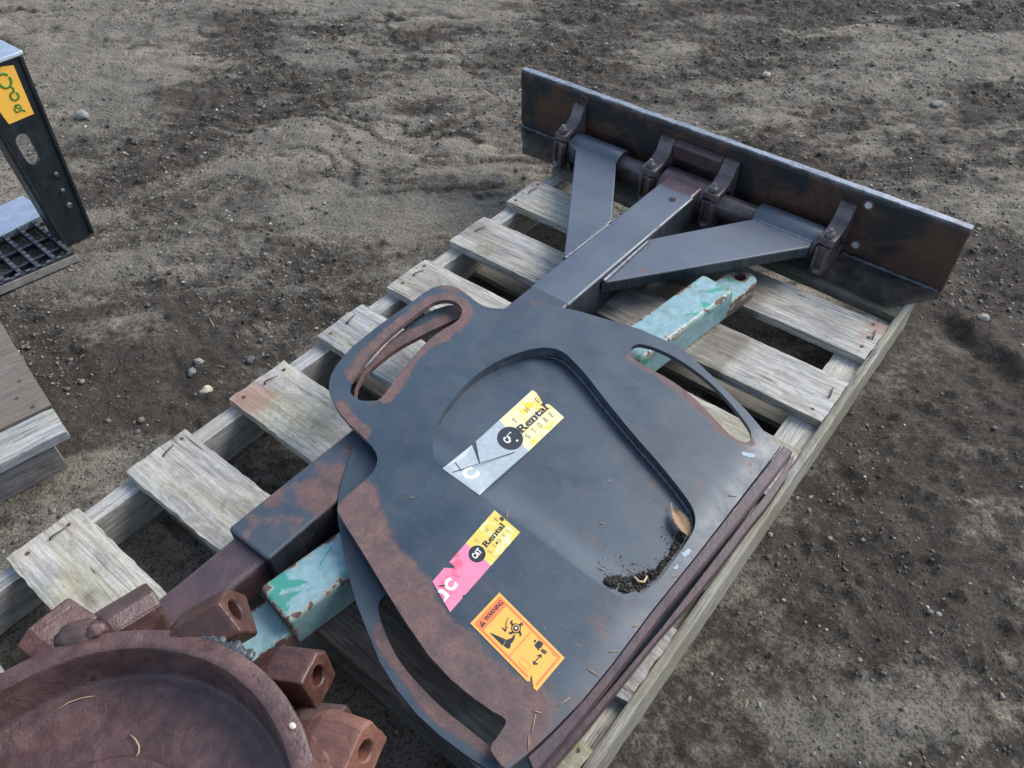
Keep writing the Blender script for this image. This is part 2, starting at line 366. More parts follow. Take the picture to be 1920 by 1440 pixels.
def painted(name, base, base2, rust_lo=0.62, rust_hi=0.68, use_attr=False, rough=0.42, spots=True, rust_scale=9.0, spec=0.5, streaks=False):
    t = NT(name)
    v = t.coord('Object')
    big = t.noise(v, 7, 5, 0.6)
    col = t.mix(t.ramp(big, [(0.35, 0.0), (0.68, 1.0)]), base, base2)
    fine = t.noise(v, 300, 2, 0.6)
    col = t.mix(t.ramp(fine, [(0.68, 0.0), (0.76, 0.6)]), col, (0.22, 0.22, 0.21))
    dust = t.noise(t.coord('Object', (1.0, 1.6, 1.0), (7, 3, 1)), 5.5, 9, 0.72, 0.9)
    col = t.mix(t.ramp(dust, [(0.52, 0.0), (0.80, 0.42)]), col, (0.088, 0.092, 0.090))
    brn = t.noise(t.coord('Object', (1, 1, 1), (1, 9, 4)), 13, 8, 0.7, 0.6)
    col = t.mix(t.ramp(brn, [(0.60, 0.0), (0.72, 0.5)]), col, (0.075, 0.052, 0.036))
    rc = rust_color(t, v)
    pn = t.noise(v, rust_scale, 8, 0.62, 0.4)
    if use_attr:
        a = t.attr('rust')
        m = t.math('ADD', t.math('MULTIPLY', a, 0.75), t.math('MULTIPLY', pn, 0.62))
        m = t.math('ADD', m, t.math('MULTIPLY', t.math('SUBTRACT', t.noise(v, 70, 5, 0.7), 0.5), 0.22))
        m = t.math('ADD', m, t.math('MULTIPLY', t.math('SUBTRACT', t.noise(v, 30, 10, 0.78, 0.3), 0.5), 0.30))
        halo = t.ramp(m, [(0.53, 0.0), (0.64, 0.75)])
        col = t.mix(halo, col, (0.082, 0.042, 0.034))
        mask = t.ramp(m, [(0.60, 0.0), (0.675, 1.0)])
    else:
        mask = t.ramp(pn, [(rust_lo, 0.0), (rust_hi, 1.0)])
    if spots:
        sp = t.noise(v, 42, 5, 0.6)
        smask = t.ramp(sp, [(0.705, 0.0), (0.735, 0.8)])
        mask = t.math('MAXIMUM', mask, smask)
    col = t.mix(mask, col, rc)
    sc = t.noise(t.coord('Object', (1.0, 14.0, 4.0), (3, 1, 2)), 30, 4, 0.7)
    col = t.mix(t.ramp(sc, [(0.67, 0.0), (0.74, 0.45)]), col, (0.17, 0.17, 0.16))
    sc2 = t.noise(t.coord('Object', (16.0, 1.2, 4.0), (1, 6, 2)), 26, 4, 0.7, 0.4)
    col = t.mix(t.ramp(sc2, [(0.68, 0.0), (0.74, 0.4)]), col, (0.14, 0.13, 0.12))
    rg = t.mix(mask, t.ramp(t.noise(v, 11, 7, 0.7, 0.5), [(0.3, (rough - .10,) * 3), (0.7, (rough + .22,) * 3)]), (0.72, 0.72, 0.72))
    if streaks:  # vertical black runs, with shade on all side faces put into the colour
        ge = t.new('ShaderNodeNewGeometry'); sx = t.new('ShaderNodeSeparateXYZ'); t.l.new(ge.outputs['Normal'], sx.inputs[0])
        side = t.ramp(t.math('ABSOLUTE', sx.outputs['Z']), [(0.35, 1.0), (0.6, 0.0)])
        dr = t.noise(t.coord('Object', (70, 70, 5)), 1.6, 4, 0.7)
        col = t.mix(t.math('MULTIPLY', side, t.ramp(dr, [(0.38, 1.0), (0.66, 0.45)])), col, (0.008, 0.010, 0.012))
    h = t.math('ADD', t.math('MULTIPLY', t.noise(v, 420, 3, 0.6), 0.4), t.math('MULTIPLY', mask, -0.5))
    h2 = t.math('ADD', h, t.math('MULTIPLY', t.math('MULTIPLY', t.noise(v, 160, 4, 0.7), mask), 1.6))
    t.bump(h2, 0.22, 0.0012)
    return t.out(col, rg, 0.0, spec)

M = {}
M['slate'] = painted('slate_paint', (0.014, 0.028, 0.043), (0.029, 0.048, 0.065), use_attr=True, rough=0.38, spec=0.6)
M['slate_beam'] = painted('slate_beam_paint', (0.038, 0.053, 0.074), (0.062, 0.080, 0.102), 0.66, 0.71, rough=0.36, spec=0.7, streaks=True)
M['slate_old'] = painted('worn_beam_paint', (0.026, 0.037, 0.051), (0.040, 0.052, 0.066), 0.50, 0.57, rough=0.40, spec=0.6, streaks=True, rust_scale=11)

def rust_mat(name, tint=(1, 1, 1), rough=0.62, spec=0.4, light=0.25):
    t = NT(name); v = t.coord('Object')
    c = rust_color(t, v)
    n = t.noise(v, 8, 5, 0.6)
    c = t.mix(t.ramp(n, [(0.4, 0.0), (0.7, light)]), c, (0.17, 0.10, 0.085))
    c = t.mix(1.0, c, tint, 'MULTIPLY')
    t.bump(t.math('ADD', t.noise(v, 140, 5, 0.7), t.math('MULTIPLY', t.noise(v, 26, 4, 0.6), 1.2)), 0.35, 0.0018)
    return t.out(c, t.ramp(n, [(0.3, rough - 0.12), (0.7, rough + 0.1)]), 0.0, spec)
M['rust'] = rust_mat('rusty_steel')
M['rust_bar'] = rust_mat('rusty_rim_steel', (0.60, 0.62, 0.76), 0.38, 0.6)
def cast_rust(name, a, mid, hi, rough):
    t = NT(name); v = t.coord('Object')
    n = t.noise(v, 7, 8, 0.65, 0.6); n2 = t.noise(v, 45, 6, 0.7, 0.4); n3 = t.noise(v, 320, 3, 0.7)
    c = t.ramp(t.math('ADD', t.math('MULTIPLY', n, 0.6), t.math('MULTIPLY', n2, 0.4)), [(0.34, a), (0.50, mid), (0.66, hi)])
    c = t.mix(t.ramp(n3, [(0.60, 0.0), (0.72, 0.5)]), c, tuple(0.4 * k for k in a))
    pit = t.noise(v, 24, 3, 0.5)
    c = t.mix(t.ramp(pit, [(0.70, 0.0), (0.73, 0.7)]), c, (0.012, 0.010, 0.010))
    vo = t.ramp(t.vor(v, 95), [(0.05, 0.0), (0.30, 1.0)])
    t.bump(t.math('ADD', t.math('ADD', t.math('MULTIPLY', n2, 1.5), t.math('MULTIPLY', n3, 0.5)), t.math('MULTIPLY', vo, t.ramp(n, [(0.45, 0.0), (0.6, 0.5)]))), 0.5, 0.0026)
    return t.out(c, t.ramp(n2, [(0.3, rough - 0.12), (0.7, rough + 0.16)]), 0.0, 0.55)
M['rust_wheel'] = cast_rust('rusty_cast_steel', (0.026, 0.013, 0.011), (0.066, 0.033, 0.029), (0.125, 0.066, 0.055), 0.40)
M['rust_red'] = cast_rust('red_brown_rust', (0.020, 0.007, 0.005), (0.060, 0.021, 0.014), (0.130, 0.048, 0.030), 0.38)
M['rust_orange'] = cast_rust('orange_rust', (0.070, 0.028, 0.018), (0.150, 0.060, 0.038), (0.230, 0.098, 0.062), 0.5)  # rust with the orange light mixed into its colour

def bladeface():
    t = NT('blade_face'); v = t.coord('Object')
    n = t.noise(v, 5.5, 8, 0.62, 0.5)
    f = t.noise(v, 90, 4, 0.7)
    brown = t.mix(t.ramp(f, [(0.3, 0.0), (0.7, 1.0)]), (0.032, 0.016, 0.011), (0.072, 0.034, 0.020))
    c = t.mix(t.ramp(n, [(0.46, 0.0), (0.54, 1.0)]), (0.007, 0.009, 0.012), brown)
    # bare steel worn along the upper edge (z measured in the blade object)
    tc = t.new('ShaderNodeTexCoord'); sp = t.new('ShaderNodeSeparateXYZ'); t.l.new(tc.outputs['Object'], sp.inputs[0])
    zz = t.math('ADD', sp.outputs['Z'], t.math('MULTIPLY', t.noise(t.coord('Object', (1, 1, 0.4)), 26, 5, 0.65), 0.018))
    worn = t.ramp(zz, [(0.1985, 0.0), (0.2015, 1.0)])
    c = t.mix(worn, c, t.ramp(f, [(0.3, (0.09, 0.10, 0.115)), (0.7, (0.25, 0.275, 0.31))]))
    t.bump(t.math('ADD', f, t.math('MULTIPLY', n, 1.5)), 0.35, 0.0015)
    return t.out(c, t.mix(worn, (0.55,) * 3, (0.42,) * 3), t.math('MULTIPLY', worn, 0.35), 0.45)
M['blade'] = bladeface()

def flange_mat():
    t = NT('blade_flange_steel'); v = t.coord('Object')
    n = t.noise(v, 9, 6, 0.6, 0.4); f = t.noise(v, 80, 4, 0.7)
    c = t.mix(t.ramp(n, [(0.42, 0.0), (0.58, 1.0)]), (0.018, 0.017, 0.017), (0.085, 0.066, 0.046))
    w = t.attr('worn')
    wm = t.ramp(t.math('ADD', w, t.math('MULTIPLY', t.noise(v, 14, 5, 0.65), 0.7)), [(1.10, 0.0), (1.18, 1.0)])
    c = t.mix(wm, c, (0.38, 0.40, 0.43))
    t.bump(f, 0.3, 0.0015)
    return t.out(c, 0.5, t.math('MULTIPLY', wm, 0.3), 0.45)
M['flange'] = flange_mat()

def dark_steel(name, c0, c1, rough, metal=0.0):
    t = NT(name); v = t.coord('Object')
    n = t.noise(v, 30, 5, 0.65)
    t.bump(t.noise(v, 200, 4, 0.6), 0.25, 0.001)
    return t.out(t.ramp(n, [(0.3, c0), (0.7, c1)]), t.ramp(n, [(0.3, rough - 0.08), (0.7, rough + 0.1)]), metal, 0.5)
M['clamp'] = dark_steel('clamp_steel', (0.035, 0.026, 0.024), (0.12, 0.092, 0.09), 0.34)
M['bolt'] = dark_steel('bolt_steel', (0.05, 0.045, 0.045), (0.22, 0.21, 0.21), 0.38, 0.3)
M['black'] = dark_steel('black_frame_paint', (0.005, 0.008, 0.010), (0.012, 0.017, 0.020), 0.40)
M['tread'] = dark_steel('black_tread_steel', (0.010, 0.012, 0.014), (0.05, 0.055, 0.06), 0.36, 0.2)
M['weld'] = dark_steel('weld_metal', (0.02, 0.023, 0.027), (0.075, 0.08, 0.088), 0.42)
M['galv'] = dark_steel('worn_tread_steel', (0.03, 0.035, 0.04), (0.10, 0.11, 0.12), 0.4, 0.2)
M['bare'] = dark_steel('bare_bright_steel', (0.28, 0.30, 0.33), (0.5, 0.52, 0.55), 0.4, 0.3)
M['skysteel'] = dark_steel('smooth_sky_blue_steel', (0.34, 0.37, 0.42), (0.46, 0.50, 0.56), 0.28, 0.75)  # sky reflection on smooth steel, put into a pale blue base colour
M['brown_edge'] = dark_steel('dirty_brown_edge', (0.08, 0.07, 0.06), (0.20, 0.175, 0.15), 0.75)

def teal_mat():
    t = NT('chipped_teal_paint'); v = t.coord('Object')
    n = t.noise(v, 16, 8, 0.65, 0.8)
    e = t.attr('wear')
    blue = t.ramp(t.noise(v, 60, 4, 0.6), [(0.3, (0.140, 0.250, 0.262)), (0.7, (0.225, 0.350, 0.365))])
    mint = (0.04, 0.23, 0.17)
    m1 = t.ramp(t.math('ADD', n, t.math('MULTIPLY', e, 0.14)), [(0.615, 0.0), (0.63, 1.0)])
    c = t.mix(m1, blue, mint)
    n2 = t.noise(t.coord('Object', (1, 1, 1), (4, 2, 1)), 48, 7, 0.65, 0.3)
    cream = t.ramp(t.math('ADD', n2, t.math('MULTIPLY', e, 0.28)), [(0.655, 0.0), (0.68, 1.0)])
    c = t.mix(cream, c, (0.26, 0.275, 0.21))
    rm = t.ramp(t.math('ADD', n2, t.math('MULTIPLY', e, 0.30)), [(0.73, 0.0), (0.755, 1.0)])
    gr = t.noise(t.coord('Object', (1, 1, 1), (9, 5, 2)), 30, 8, 0.75, 0.5)
    c = t.mix(t.ramp(gr, [(0.48, 0.0), (0.68, 0.5)]), c, (0.11, 0.12, 0.09))
    c = t.mix(t.ramp(t.noise(v, 130, 4, 0.7), [(0.66, 0.0), (0.70, 0.8)]), c, (0.09, 0.055, 0.035))
    c = t.mix(rm, c, rust_color(t, v))
    t.bump(t.math('ADD', t.math('MULTIPLY', t.math('ADD', m1, rm), -0.5), t.math('MULTIPLY', t.noise(v, 220, 3, 0.6), 0.3)), 0.35, 0.0012)
    return t.out(c, t.mix(rm, (0.38,) * 3, (0.75,) * 3), 0.0, 0.5)
M['teal'] = teal_mat()

def wood(name, dark=0.0, warm=0.0, dcol=(0.05, 0.042, 0.034)):
    t = NT(name)
    off = t.rnd_offset(53)
    g1 = t.noise(t.coord('Object', (2.6, 42, 42), offset=off), 3.0, 8, 0.66, 1.1)
    g2 = t.noise(t.coord('Object', (6, 260, 260), offset=off), 2.0, 3, 0.6, 0.1)
    big = t.noise(t.coord('Object', (4.5, 11.0, 11.0), offset=off), 1.7, 7, 0.68, 0.6)
    spk = t.noise(t.coord('Object', (30, 45, 45), offset=off), 3.0, 5, 0.7)
    c = t.ramp(g1, [(0.24, (0.085, 0.08, 0.076)), (0.42, (0.215, 0.212, 0.208)), (0.56, (0.34, 0.335, 0.325)), (0.76, (0.50, 0.49, 0.46))])
    c = t.mix(t.ramp(big, [(0.42, 0.0), (0.66, 0.8)]), c, t.ramp(g1, [(0.25, (0.22, 0.20, 0.15)), (0.7, (0.47, 0.45, 0.36))]))
    c = t.mix(t.ramp(big, [(0.28, 0.6), (0.42, 0.0)]), c, (0.20, 0.205, 0.225))
    c = t.mix(t.ramp(g2, [(0.55, 0.0), (0.72, 0.38)]), c, (0.11, 0.10, 0.09))
    c = t.mix(t.ramp(spk, [(0.54, 0.0), (0.70, 0.6)]), c, (0.13, 0.12, 0.10))
    st = t.noise(t.coord('Object', (9, 16, 16), (4, 1, 7), offset=off), 1.4, 8, 0.72, 0.8)
    c = t.mix(t.ramp(st, [(0.52, 0.0), (0.66, 0.62)]), c, (0.145, 0.128, 0.100))
    kv = t.new('ShaderNodeTexVoronoi', feature='F1'); t.l.new(t.coord('Object', (3.2, 9.5, 1.0), (0.3, 0.2, 0), offset=off), kv.inputs['Vector']); kv.inputs['Scale'].default_value = 1.0
    kd = t.math('ADD', kv.outputs['Distance'], t.math('MULTIPLY', t.math('SUBTRACT', spk, 0.5), 0.10))
    c = t.mix(t.ramp(kd, [(0.05, 0.85), (0.085, 0.15), (0.11, 0.6), (0.15, 0.0)]), c, (0.12, 0.095, 0.06))
    crack = t.noise(t.coord('Object', (1.3, 75, 75), (2, 5, 3), offset=off), 1.5, 2, 0.4, 0.5)
    ck = t.ramp(crack, [(0.485, 0.0), (0.497, 1.0), (0.503, 1.0), (0.515, 0.0)])
    ckm = t.math('MULTIPLY', ck, t.ramp(t.noise(t.coord('Object', (5, 12, 12), offset=off), 1.3, 2), [(0.52, 0.0), (0.6, 0.85)]))
    c = t.mix(ckm, c, (0.035, 0.03, 0.026))
    # rust bleeding / lichen patches stored on the boards
    rs = t.math('MULTIPLY', t.attr('rustst'), t.ramp(spk, [(0.25, 0.9), (0.75, 0.45)]))
    c = t.mix(rs, c, (0.24, 0.095, 0.06))
    mo = t.math('MULTIPLY', t.attr('moss'), t.ramp(spk, [(0.35, 0.2), (0.6, 1.0)]))
    c = t.mix(mo, c, (0.17, 0.165, 0.075))
    wt = t.math('MULTIPLY', t.attr('damp'), t.ramp(big, [(0.3, 1.0), (0.7, 0.6)]))  # damp patches, plus the blade's shade put into the board colour
    c = t.mix(wt, c, t.mix(1.0, c, (0.34, 0.30, 0.25), 'MULTIPLY'))
    oi = t.new('ShaderNodeObjectInfo')
    c = t.mix(1.0, c, t.ramp(oi.outputs['Random'], [(0.0, (0.80, 0.80, 0.82)), (0.35, (1.16, 1.13, 1.06)), (0.65, (0.92, 0.93, 0.96)), (1.0, (1.22, 1.18, 1.08))]), 'MULTIPLY')
    if dark: c = t.mix(dark, c, dcol)
    if warm: c = t.mix(warm, c, (0.42, 0.33, 0.2))
    h = t.math('ADD', t.math('MULTIPLY', g2, -0.7), t.math('MULTIPLY', g1, 0.8))
    h = t.math('SUBTRACT', h, t.math('MULTIPLY', ckm, 1.6))
    h = t.math('ADD', h, t.math('MULTIPLY', spk, 0.5))
    t.bump(h, 0.45, 0.0018)
    return t.out(c, t.ramp(g1, [(0.3, 0.85), (0.7, 0.7)]), 0.0, 0.3)
M['wood'] = wood('weathered_wood')
M['wood_dark'] = wood('dark_weathered_wood', 0.55)
M['wood_damp'] = wood('brown_soiled_wood', 0.3)  # darker wood for the slat in the blade's shade
M['wood_panel'] = wood('dark_brown_panel', 0.72, 0.0, (0.085, 0.058, 0.040))
M['wood_edge'] = wood('dirty_rim_wood', 0.34, 0.0, (0.11, 0.10, 0.075))

def flat(name, col, rough=0.5, var=0.12, scale=60, wear=None, spec=0.4, wlo=0.62):
    t = NT(name); v = t.coord('Object')
    n = t.noise(v, scale, 5, 0.65)
    c = t.mix(t.ramp(n, [(0.35, 0.0), (0.7, var)]), col, tuple(0.55 * k for k in col))
    if wear:
        w = t.noise(v, 22, 7, 0.7, 0.6)
        c = t.mix(t.ramp(w, [(wlo, 0.0), (wlo + 0.06, 1.0)]), c, wear)
    return t.out(c, rough, 0.0, spec)
M['s_white'] = flat('sticker_faded_white', (0.32, 0.37, 0.385), 0.5, 0.45, 90, (0.42, 0.37, 0.31), wlo=0.6)
M['s_yellow1'] = flat('sticker_flaking_yellow', (0.62, 0.55, 0.32), 0.5, 0.25, 60, (0.82, 0.47, 0.03), wlo=0.52)
M['s_yellow2'] = flat('sticker_yellow', (0.68, 0.49, 0.10), 0.45, 0.3, 60, (0.86, 0.74, 0.36), wlo=0.52)
M['s_pink'] = flat('sticker_faded_pink', (0.62, 0.20, 0.30), 0.45, 0.3, 40, (0.72, 0.10, 0.17), wlo=0.54)
M['s_letter'] = flat('sticker_white_letter', (0.70, 0.70, 0.66), 0.4, 0.1)
M['s_ink'] = flat('sticker_black_ink', (0.018, 0.024, 0.028), 0.4, 0.2)
M['s_thin'] = flat('sticker_faded_ink', (0.14, 0.12, 0.08), 0.4, 0.2)
M['s_orange'] = flat('warning_orange', (0.70, 0.17, 0.055), 0.45, 0.12, 80)
M['s_amber'] = flat('warning_amber', (0.72, 0.37, 0.07), 0.45, 0.12, 80)
M['tape'] = flat('amber_tag', (0.80, 0.42, 0.06), 0.45, 0.12, 30)
M['paintpen'] = flat('green_paint_pen', (0.08, 0.20, 0.02), 0.5, 0.2)
M['straw'] = flat('dry_straw', (0.50, 0.36, 0.20), 0.7, 0.4, 120)
M['needle'] = flat('dry_pine_needle', (0.42, 0.25, 0.13), 0.65, 0.4, 200)
M['soil'] = flat('dark_soil', (0.028, 0.023, 0.019), 0.9, 0.5, 80)
M['leaf'] = flat('dry_leaf', (0.27, 0.165, 0.09), 0.7, 0.5, 70, (0.08, 0.05, 0.03), wlo=0.62)
M['shell'] = flat('pale_chip', (0.52, 0.46, 0.34), 0.5, 0.2)
M['nail'] = dark_steel('rusty_nail', (0.03, 0.018, 0.012), (0.10, 0.06, 0.04), 0.7)
M['blue_chip'] = flat('pale_blue_paint_chip', (0.26, 0.34, 0.40), 0.5, 0.6)

def ground_mat():
    t = NT('yard_dirt')
    v = t.coord('Object')
    dry = t.attr('dry')
    n1 = t.noise(v, 2.4, 8, 0.62, 0.4)
    n2 = t.noise(v, 20, 8, 0.68, 0.5)
    n5 = t.noise(v, 60, 6, 0.7, 0.3)
    n3 = t.noise(v, 170, 5, 0.75)
    n4 = t.noise(v, 620, 3, 0.75)
    m = t.math('ADD', t.math('ADD', dry, t.math('MULTIPLY', t.math('SUBTRACT', n2, 0.5), 1.3)), t.math('MULTIPLY', t.math('SUBTRACT', n5, 0.5), 1.3))
    mask = t.ramp(m, [(0.22, 0.0), (0.72, 1.0)])
    darkc = t.ramp(n5, [(0.3, (0.034, 0.027, 0.020)), (0.7, (0.094, 0.076, 0.055))])
    tan = t.ramp(n1, [(0.3, (0.160, 0.143, 0.116)), (0.5, (0.222, 0.194, 0.150)), (0.75, (0.295, 0.248, 0.178))])
    c = t.mix(mask, darkc, tan)
    c = t.mix(t.ramp(n3, [(0.38, 0.85), (0.52, 0.0)]), c, (0.030, 0.026, 0.022))
    c = t.mix(t.ramp(n3, [(0.58, 0.0), (0.72, 0.35)]), c, (0.27, 0.24, 0.20))
    c = t.mix(t.ramp(n4, [(0.60, 0.0), (0.74, 0.5)]), c, (0.30, 0.28, 0.25))
    c = t.mix(t.ramp(n4, [(0.28, 0.5), (0.40, 0.0)]), c, (0.03, 0.026, 0.022))
    vv = t.vor(v, 240)
    grains = t.ramp(vv, [(0.12, 0.9), (0.36, 0.0)])
    gm = t.math('MULTIPLY', grains, t.ramp(t.noise(v, 150, 2), [(0.56, 0.0), (0.62, 0.9)]))
    c = t.mix(gm, c, t.ramp(t.noise(v, 90, 2), [(0.3, (0.09, 0.085, 0.08)), (0.7, (0.36, 0.34, 0.30))]))
    h = t.math('ADD', t.math('MULTIPLY', n3, 1.2), t.math('ADD', t.math('MULTIPLY', n4, 0.7), t.math('MULTIPLY', n5, 2.4)))
    h = t.math('MULTIPLY', h, t.ramp(t.noise(v, 9, 4, 0.6), [(0.35, 0.35), (0.62, 1.0)]))
    h = t.math('ADD', h, t.math('MULTIPLY', gm, 0.8))
    t.bump(h, 1.0, 0.0055)
    return t.out(c, t.ramp(n2, [(0.3, 0.95), (0.7, 0.8)]), 0.0, 0.25)
M['ground'] = ground_mat()

def stone_mat(name):
    t = NT(name); v = t.coord('Object')
    tint = t.attrc('tint')
    n = t.noise(v, 120, 5, 0.65)
    c = t.mix(t.ramp(n, [(0.3, 0.0), (0.7, 0.6)]), tint, t.mix(1.0, tint, (0.55, 0.52, 0.48), 'MULTIPLY'))
    t.bump(n, 0.3, 0.0015)
    return t.out(c, 0.8, 0.0, 0.35)
M['stone'] = stone_mat('yard_stone')

# ------------------------------------------------------------------ ground sheet
def hash2(ix, iy, seed):
    h = (ix.astype(np.int64) * 374761393 + iy.astype(np.int64) * 668265263 + seed * 2147483647) & 0xFFFFFFFF
    h = ((h ^ (h >> 13)) * 1274126177) & 0xFFFFFFFF
    return ((h ^ (h >> 16)) & 0xFFFF) / 65535.0
def vnoise(x, y, seed):
    ix, iy = np.floor(x), np.floor(y)
    fx, fy = x - ix, y - iy
    fx = fx * fx * fx * (fx * (fx * 6 - 15) + 10); fy = fy * fy * fy * (fy * (fy * 6 - 15) + 10)
    a, b = hash2(ix, iy, seed), hash2(ix + 1, iy, seed)
    c, d = hash2(ix, iy + 1, seed), hash2(ix + 1, iy + 1, seed)
    return (a * (1 - fx) + b * fx) * (1 - fy) + (c * (1 - fx) + d * fx) * fy
def fbm(x, y, sc, oct_=4, seed=0, gain=0.5):
    s = 0.0; a = 1.0; tot = 0.0
    for o in range(oct_):
        ca, sa = math.cos(o * 1.1 + seed), math.sin(o * 1.1 + seed)
        s = s + a * vnoise((x * ca - y * sa) * sc + 31.7 * o, (x * sa + y * ca) * sc + 17.3 * o, seed + o * 13)
        tot += a; a *= gain; sc *= 2.03
    return s / tot
def sstep(a, b, x):
    t = np.clip((x - a) / (b - a), 0, 1); return t * t * (3 - 2 * t)

def tracks(x, y):
    """coordinates along and across the direction in which machines crossed the yard"""
    wx = x + 0.30 * (fbm(x, y, 1.3, 3, 5) - 0.5); wy = y + 0.30 * (fbm(x, y, 1.3, 3, 6) - 0.5)
    return wx * 0.78 + wy * 0.62, -wx * 0.62 + wy * 0.78

def slab_field(x, y):
    u, w = tracks(x, y)
    q = fbm(u * 0.75, w * 1.35, 3.0, 3, 55, 0.45) + 0.05 * (fbm(x, y, 22, 2, 56) - 0.5)
    return q

def relief(x, y):
    """centimetre relief of the packed dirt, before the timber is taken into account"""
    u, w = tracks(x, y)
    h = (fbm(x, y, 0.8, 3, 21) - 0.5) * 0.030
    st = fbm(u * 1.0, w * 3.2, 3.4, 5, 31, 0.58)                        # smeared ridges along the tracks
    h = h + (st - 0.5) * 0.024
    q = slab_field(x, y) * 6.5                                           # cracked crust: plates with abrupt rims
    fr_ = q - np.floor(q)
    wgt = 0.30 + 0.85 * np.exp(-(((x + 0.75) / 0.75) ** 2 + ((y - 1.75) / 0.55) ** 2))
    wgt = wgt * (1 - 0.7 * sstep(0.9, 1.2, x) * (1 - sstep(1.5, 2.1, y)))
    h = h + wgt * (sstep(0.0, 0.16, fr_) - fr_) * 0.016
    return h, st, fr_, wgt

def dry_mask(x, y):
    h, st, fr_, wgt = relief(x, y)
    u, w = tracks(x, y)
    n = fbm(u * 0.9, w * 1.5, 1.6, 5, 2, 0.55)
    ap = np.exp(-(((x + 0.30) / 0.42) ** 2 + ((y - 0.42) / 0.42) ** 2))
    right = sstep(0.6, 0.98, x) * (1 - sstep(1.2, 2.5, y))
    left = np.exp(-(((x + 1.5) / 0.95) ** 2 + ((y - 1.15) / 0.5) ** 2))
    v = (n - 0.47) * 3.0 + (st - 0.5) * 1.6 + 0.46 - 0.26 * ap - 0.74 * right + 0.26 * left
    crack = (1 - sstep(0.0, 0.14, fr_)) + sstep(0.90, 1.0, fr_)
    v = v - 0.55 * wgt * crack
    return np.clip(v, 0, 1)

def ground_h(x, y):
    d = dry_mask(x, y)
    h, st, fr_, wgt = relief(x, y)
    rough = fbm(x, y, 14, 4, 33, 0.6)
    h = h + (rough - 0.5) * 0.024 * (1.05 - 0.6 * d)
    cl = fbm(x, y, 36, 3, 41, 0.6)
    h = h + np.maximum(cl - 0.55, 0) * 0.055 * (1.05 - 0.7 * d)
    ln = (y - 1.62) + 0.42 * (x - 1.2) + 0.05 * (fbm(x, y, 3, 2, 61) - 0.5)
    h = h - 0.024 * np.exp(-(ln / 0.035) ** 2) * sstep(1.0, 1.15, x)
    h = h + 0.014 * np.exp(-((ln - 0.07) / 0.045) ** 2) * sstep(1.0, 1.15, x)
    def box(x0, x1, y0, y1, f=0.06):
        return sstep(x0 - f, x0, x) * (1 - sstep(x1, x1 + f, x)) * sstep(y0 - f, y0, y) * (1 - sstep(y1, y1 + f, y))
    k = np.maximum(box(-0.03, 1.05, -1.0, 1.66), np.maximum(box(-1.6, -0.16, -0.8, 0.22), box(-1.4, -0.86, 0.25, 0.62)))
    return GROUND + h * (1 - k) + np.minimum(h * 0.5 - 0.004, -0.001) * k

def axis(lo, hi, step, far):
    core = np.arange(lo, hi, step)
    g = [core[-1]]; s = step
    while g[-1] < far: s *= 1.22; g.append(g[-1] + s)
    b = [core[0]]; s = step
    while b[-1] > -far: s *= 1.22; b.append(b[-1] - s)
    return np.concatenate([np.array(b[1:][::-1]), core, np.array(g[1:])])
gx = axis(-3.4, 2.3, 0.0092, 90.0)
gy = axis(-0.7, 4.6, 0.0092, 90.0)
GX, GY = np.meshgrid(gx, gy)
GZ = ground_h(GX, GY)
nx, ny = len(gx), len(gy)
me = bpy.data.meshes.new('ground')
me.vertices.add(nx * ny)
me.vertices.foreach_set('co', np.stack([GX, GY, GZ], -1).astype(np.float32).ravel())
ii = (np.arange(ny - 1)[:, None] * nx + np.arange(nx - 1)[None]).ravel()
quads = np.stack([ii, ii + 1, ii + nx + 1, ii + nx], 1).astype(np.int32)
me.loops.add(quads.size); me.loops.foreach_set('vertex_index', quads.ravel())
me.polygons.add(len(quads)); me.polygons.foreach_set('loop_start', np.arange(0, quads.size, 4, dtype=np.int32))
me.polygons.foreach_set('use_smooth', np.ones(len(quads), dtype=bool))
me.update(calc_edges=True)
at = me.attributes.new('dry', 'FLOAT', 'POINT')
at.data.foreach_set('value', dry_mask(GX, GY).astype(np.float32).ravel())
ground = link_mesh('ground', me, M['ground'])
tag(ground, kind='structure')

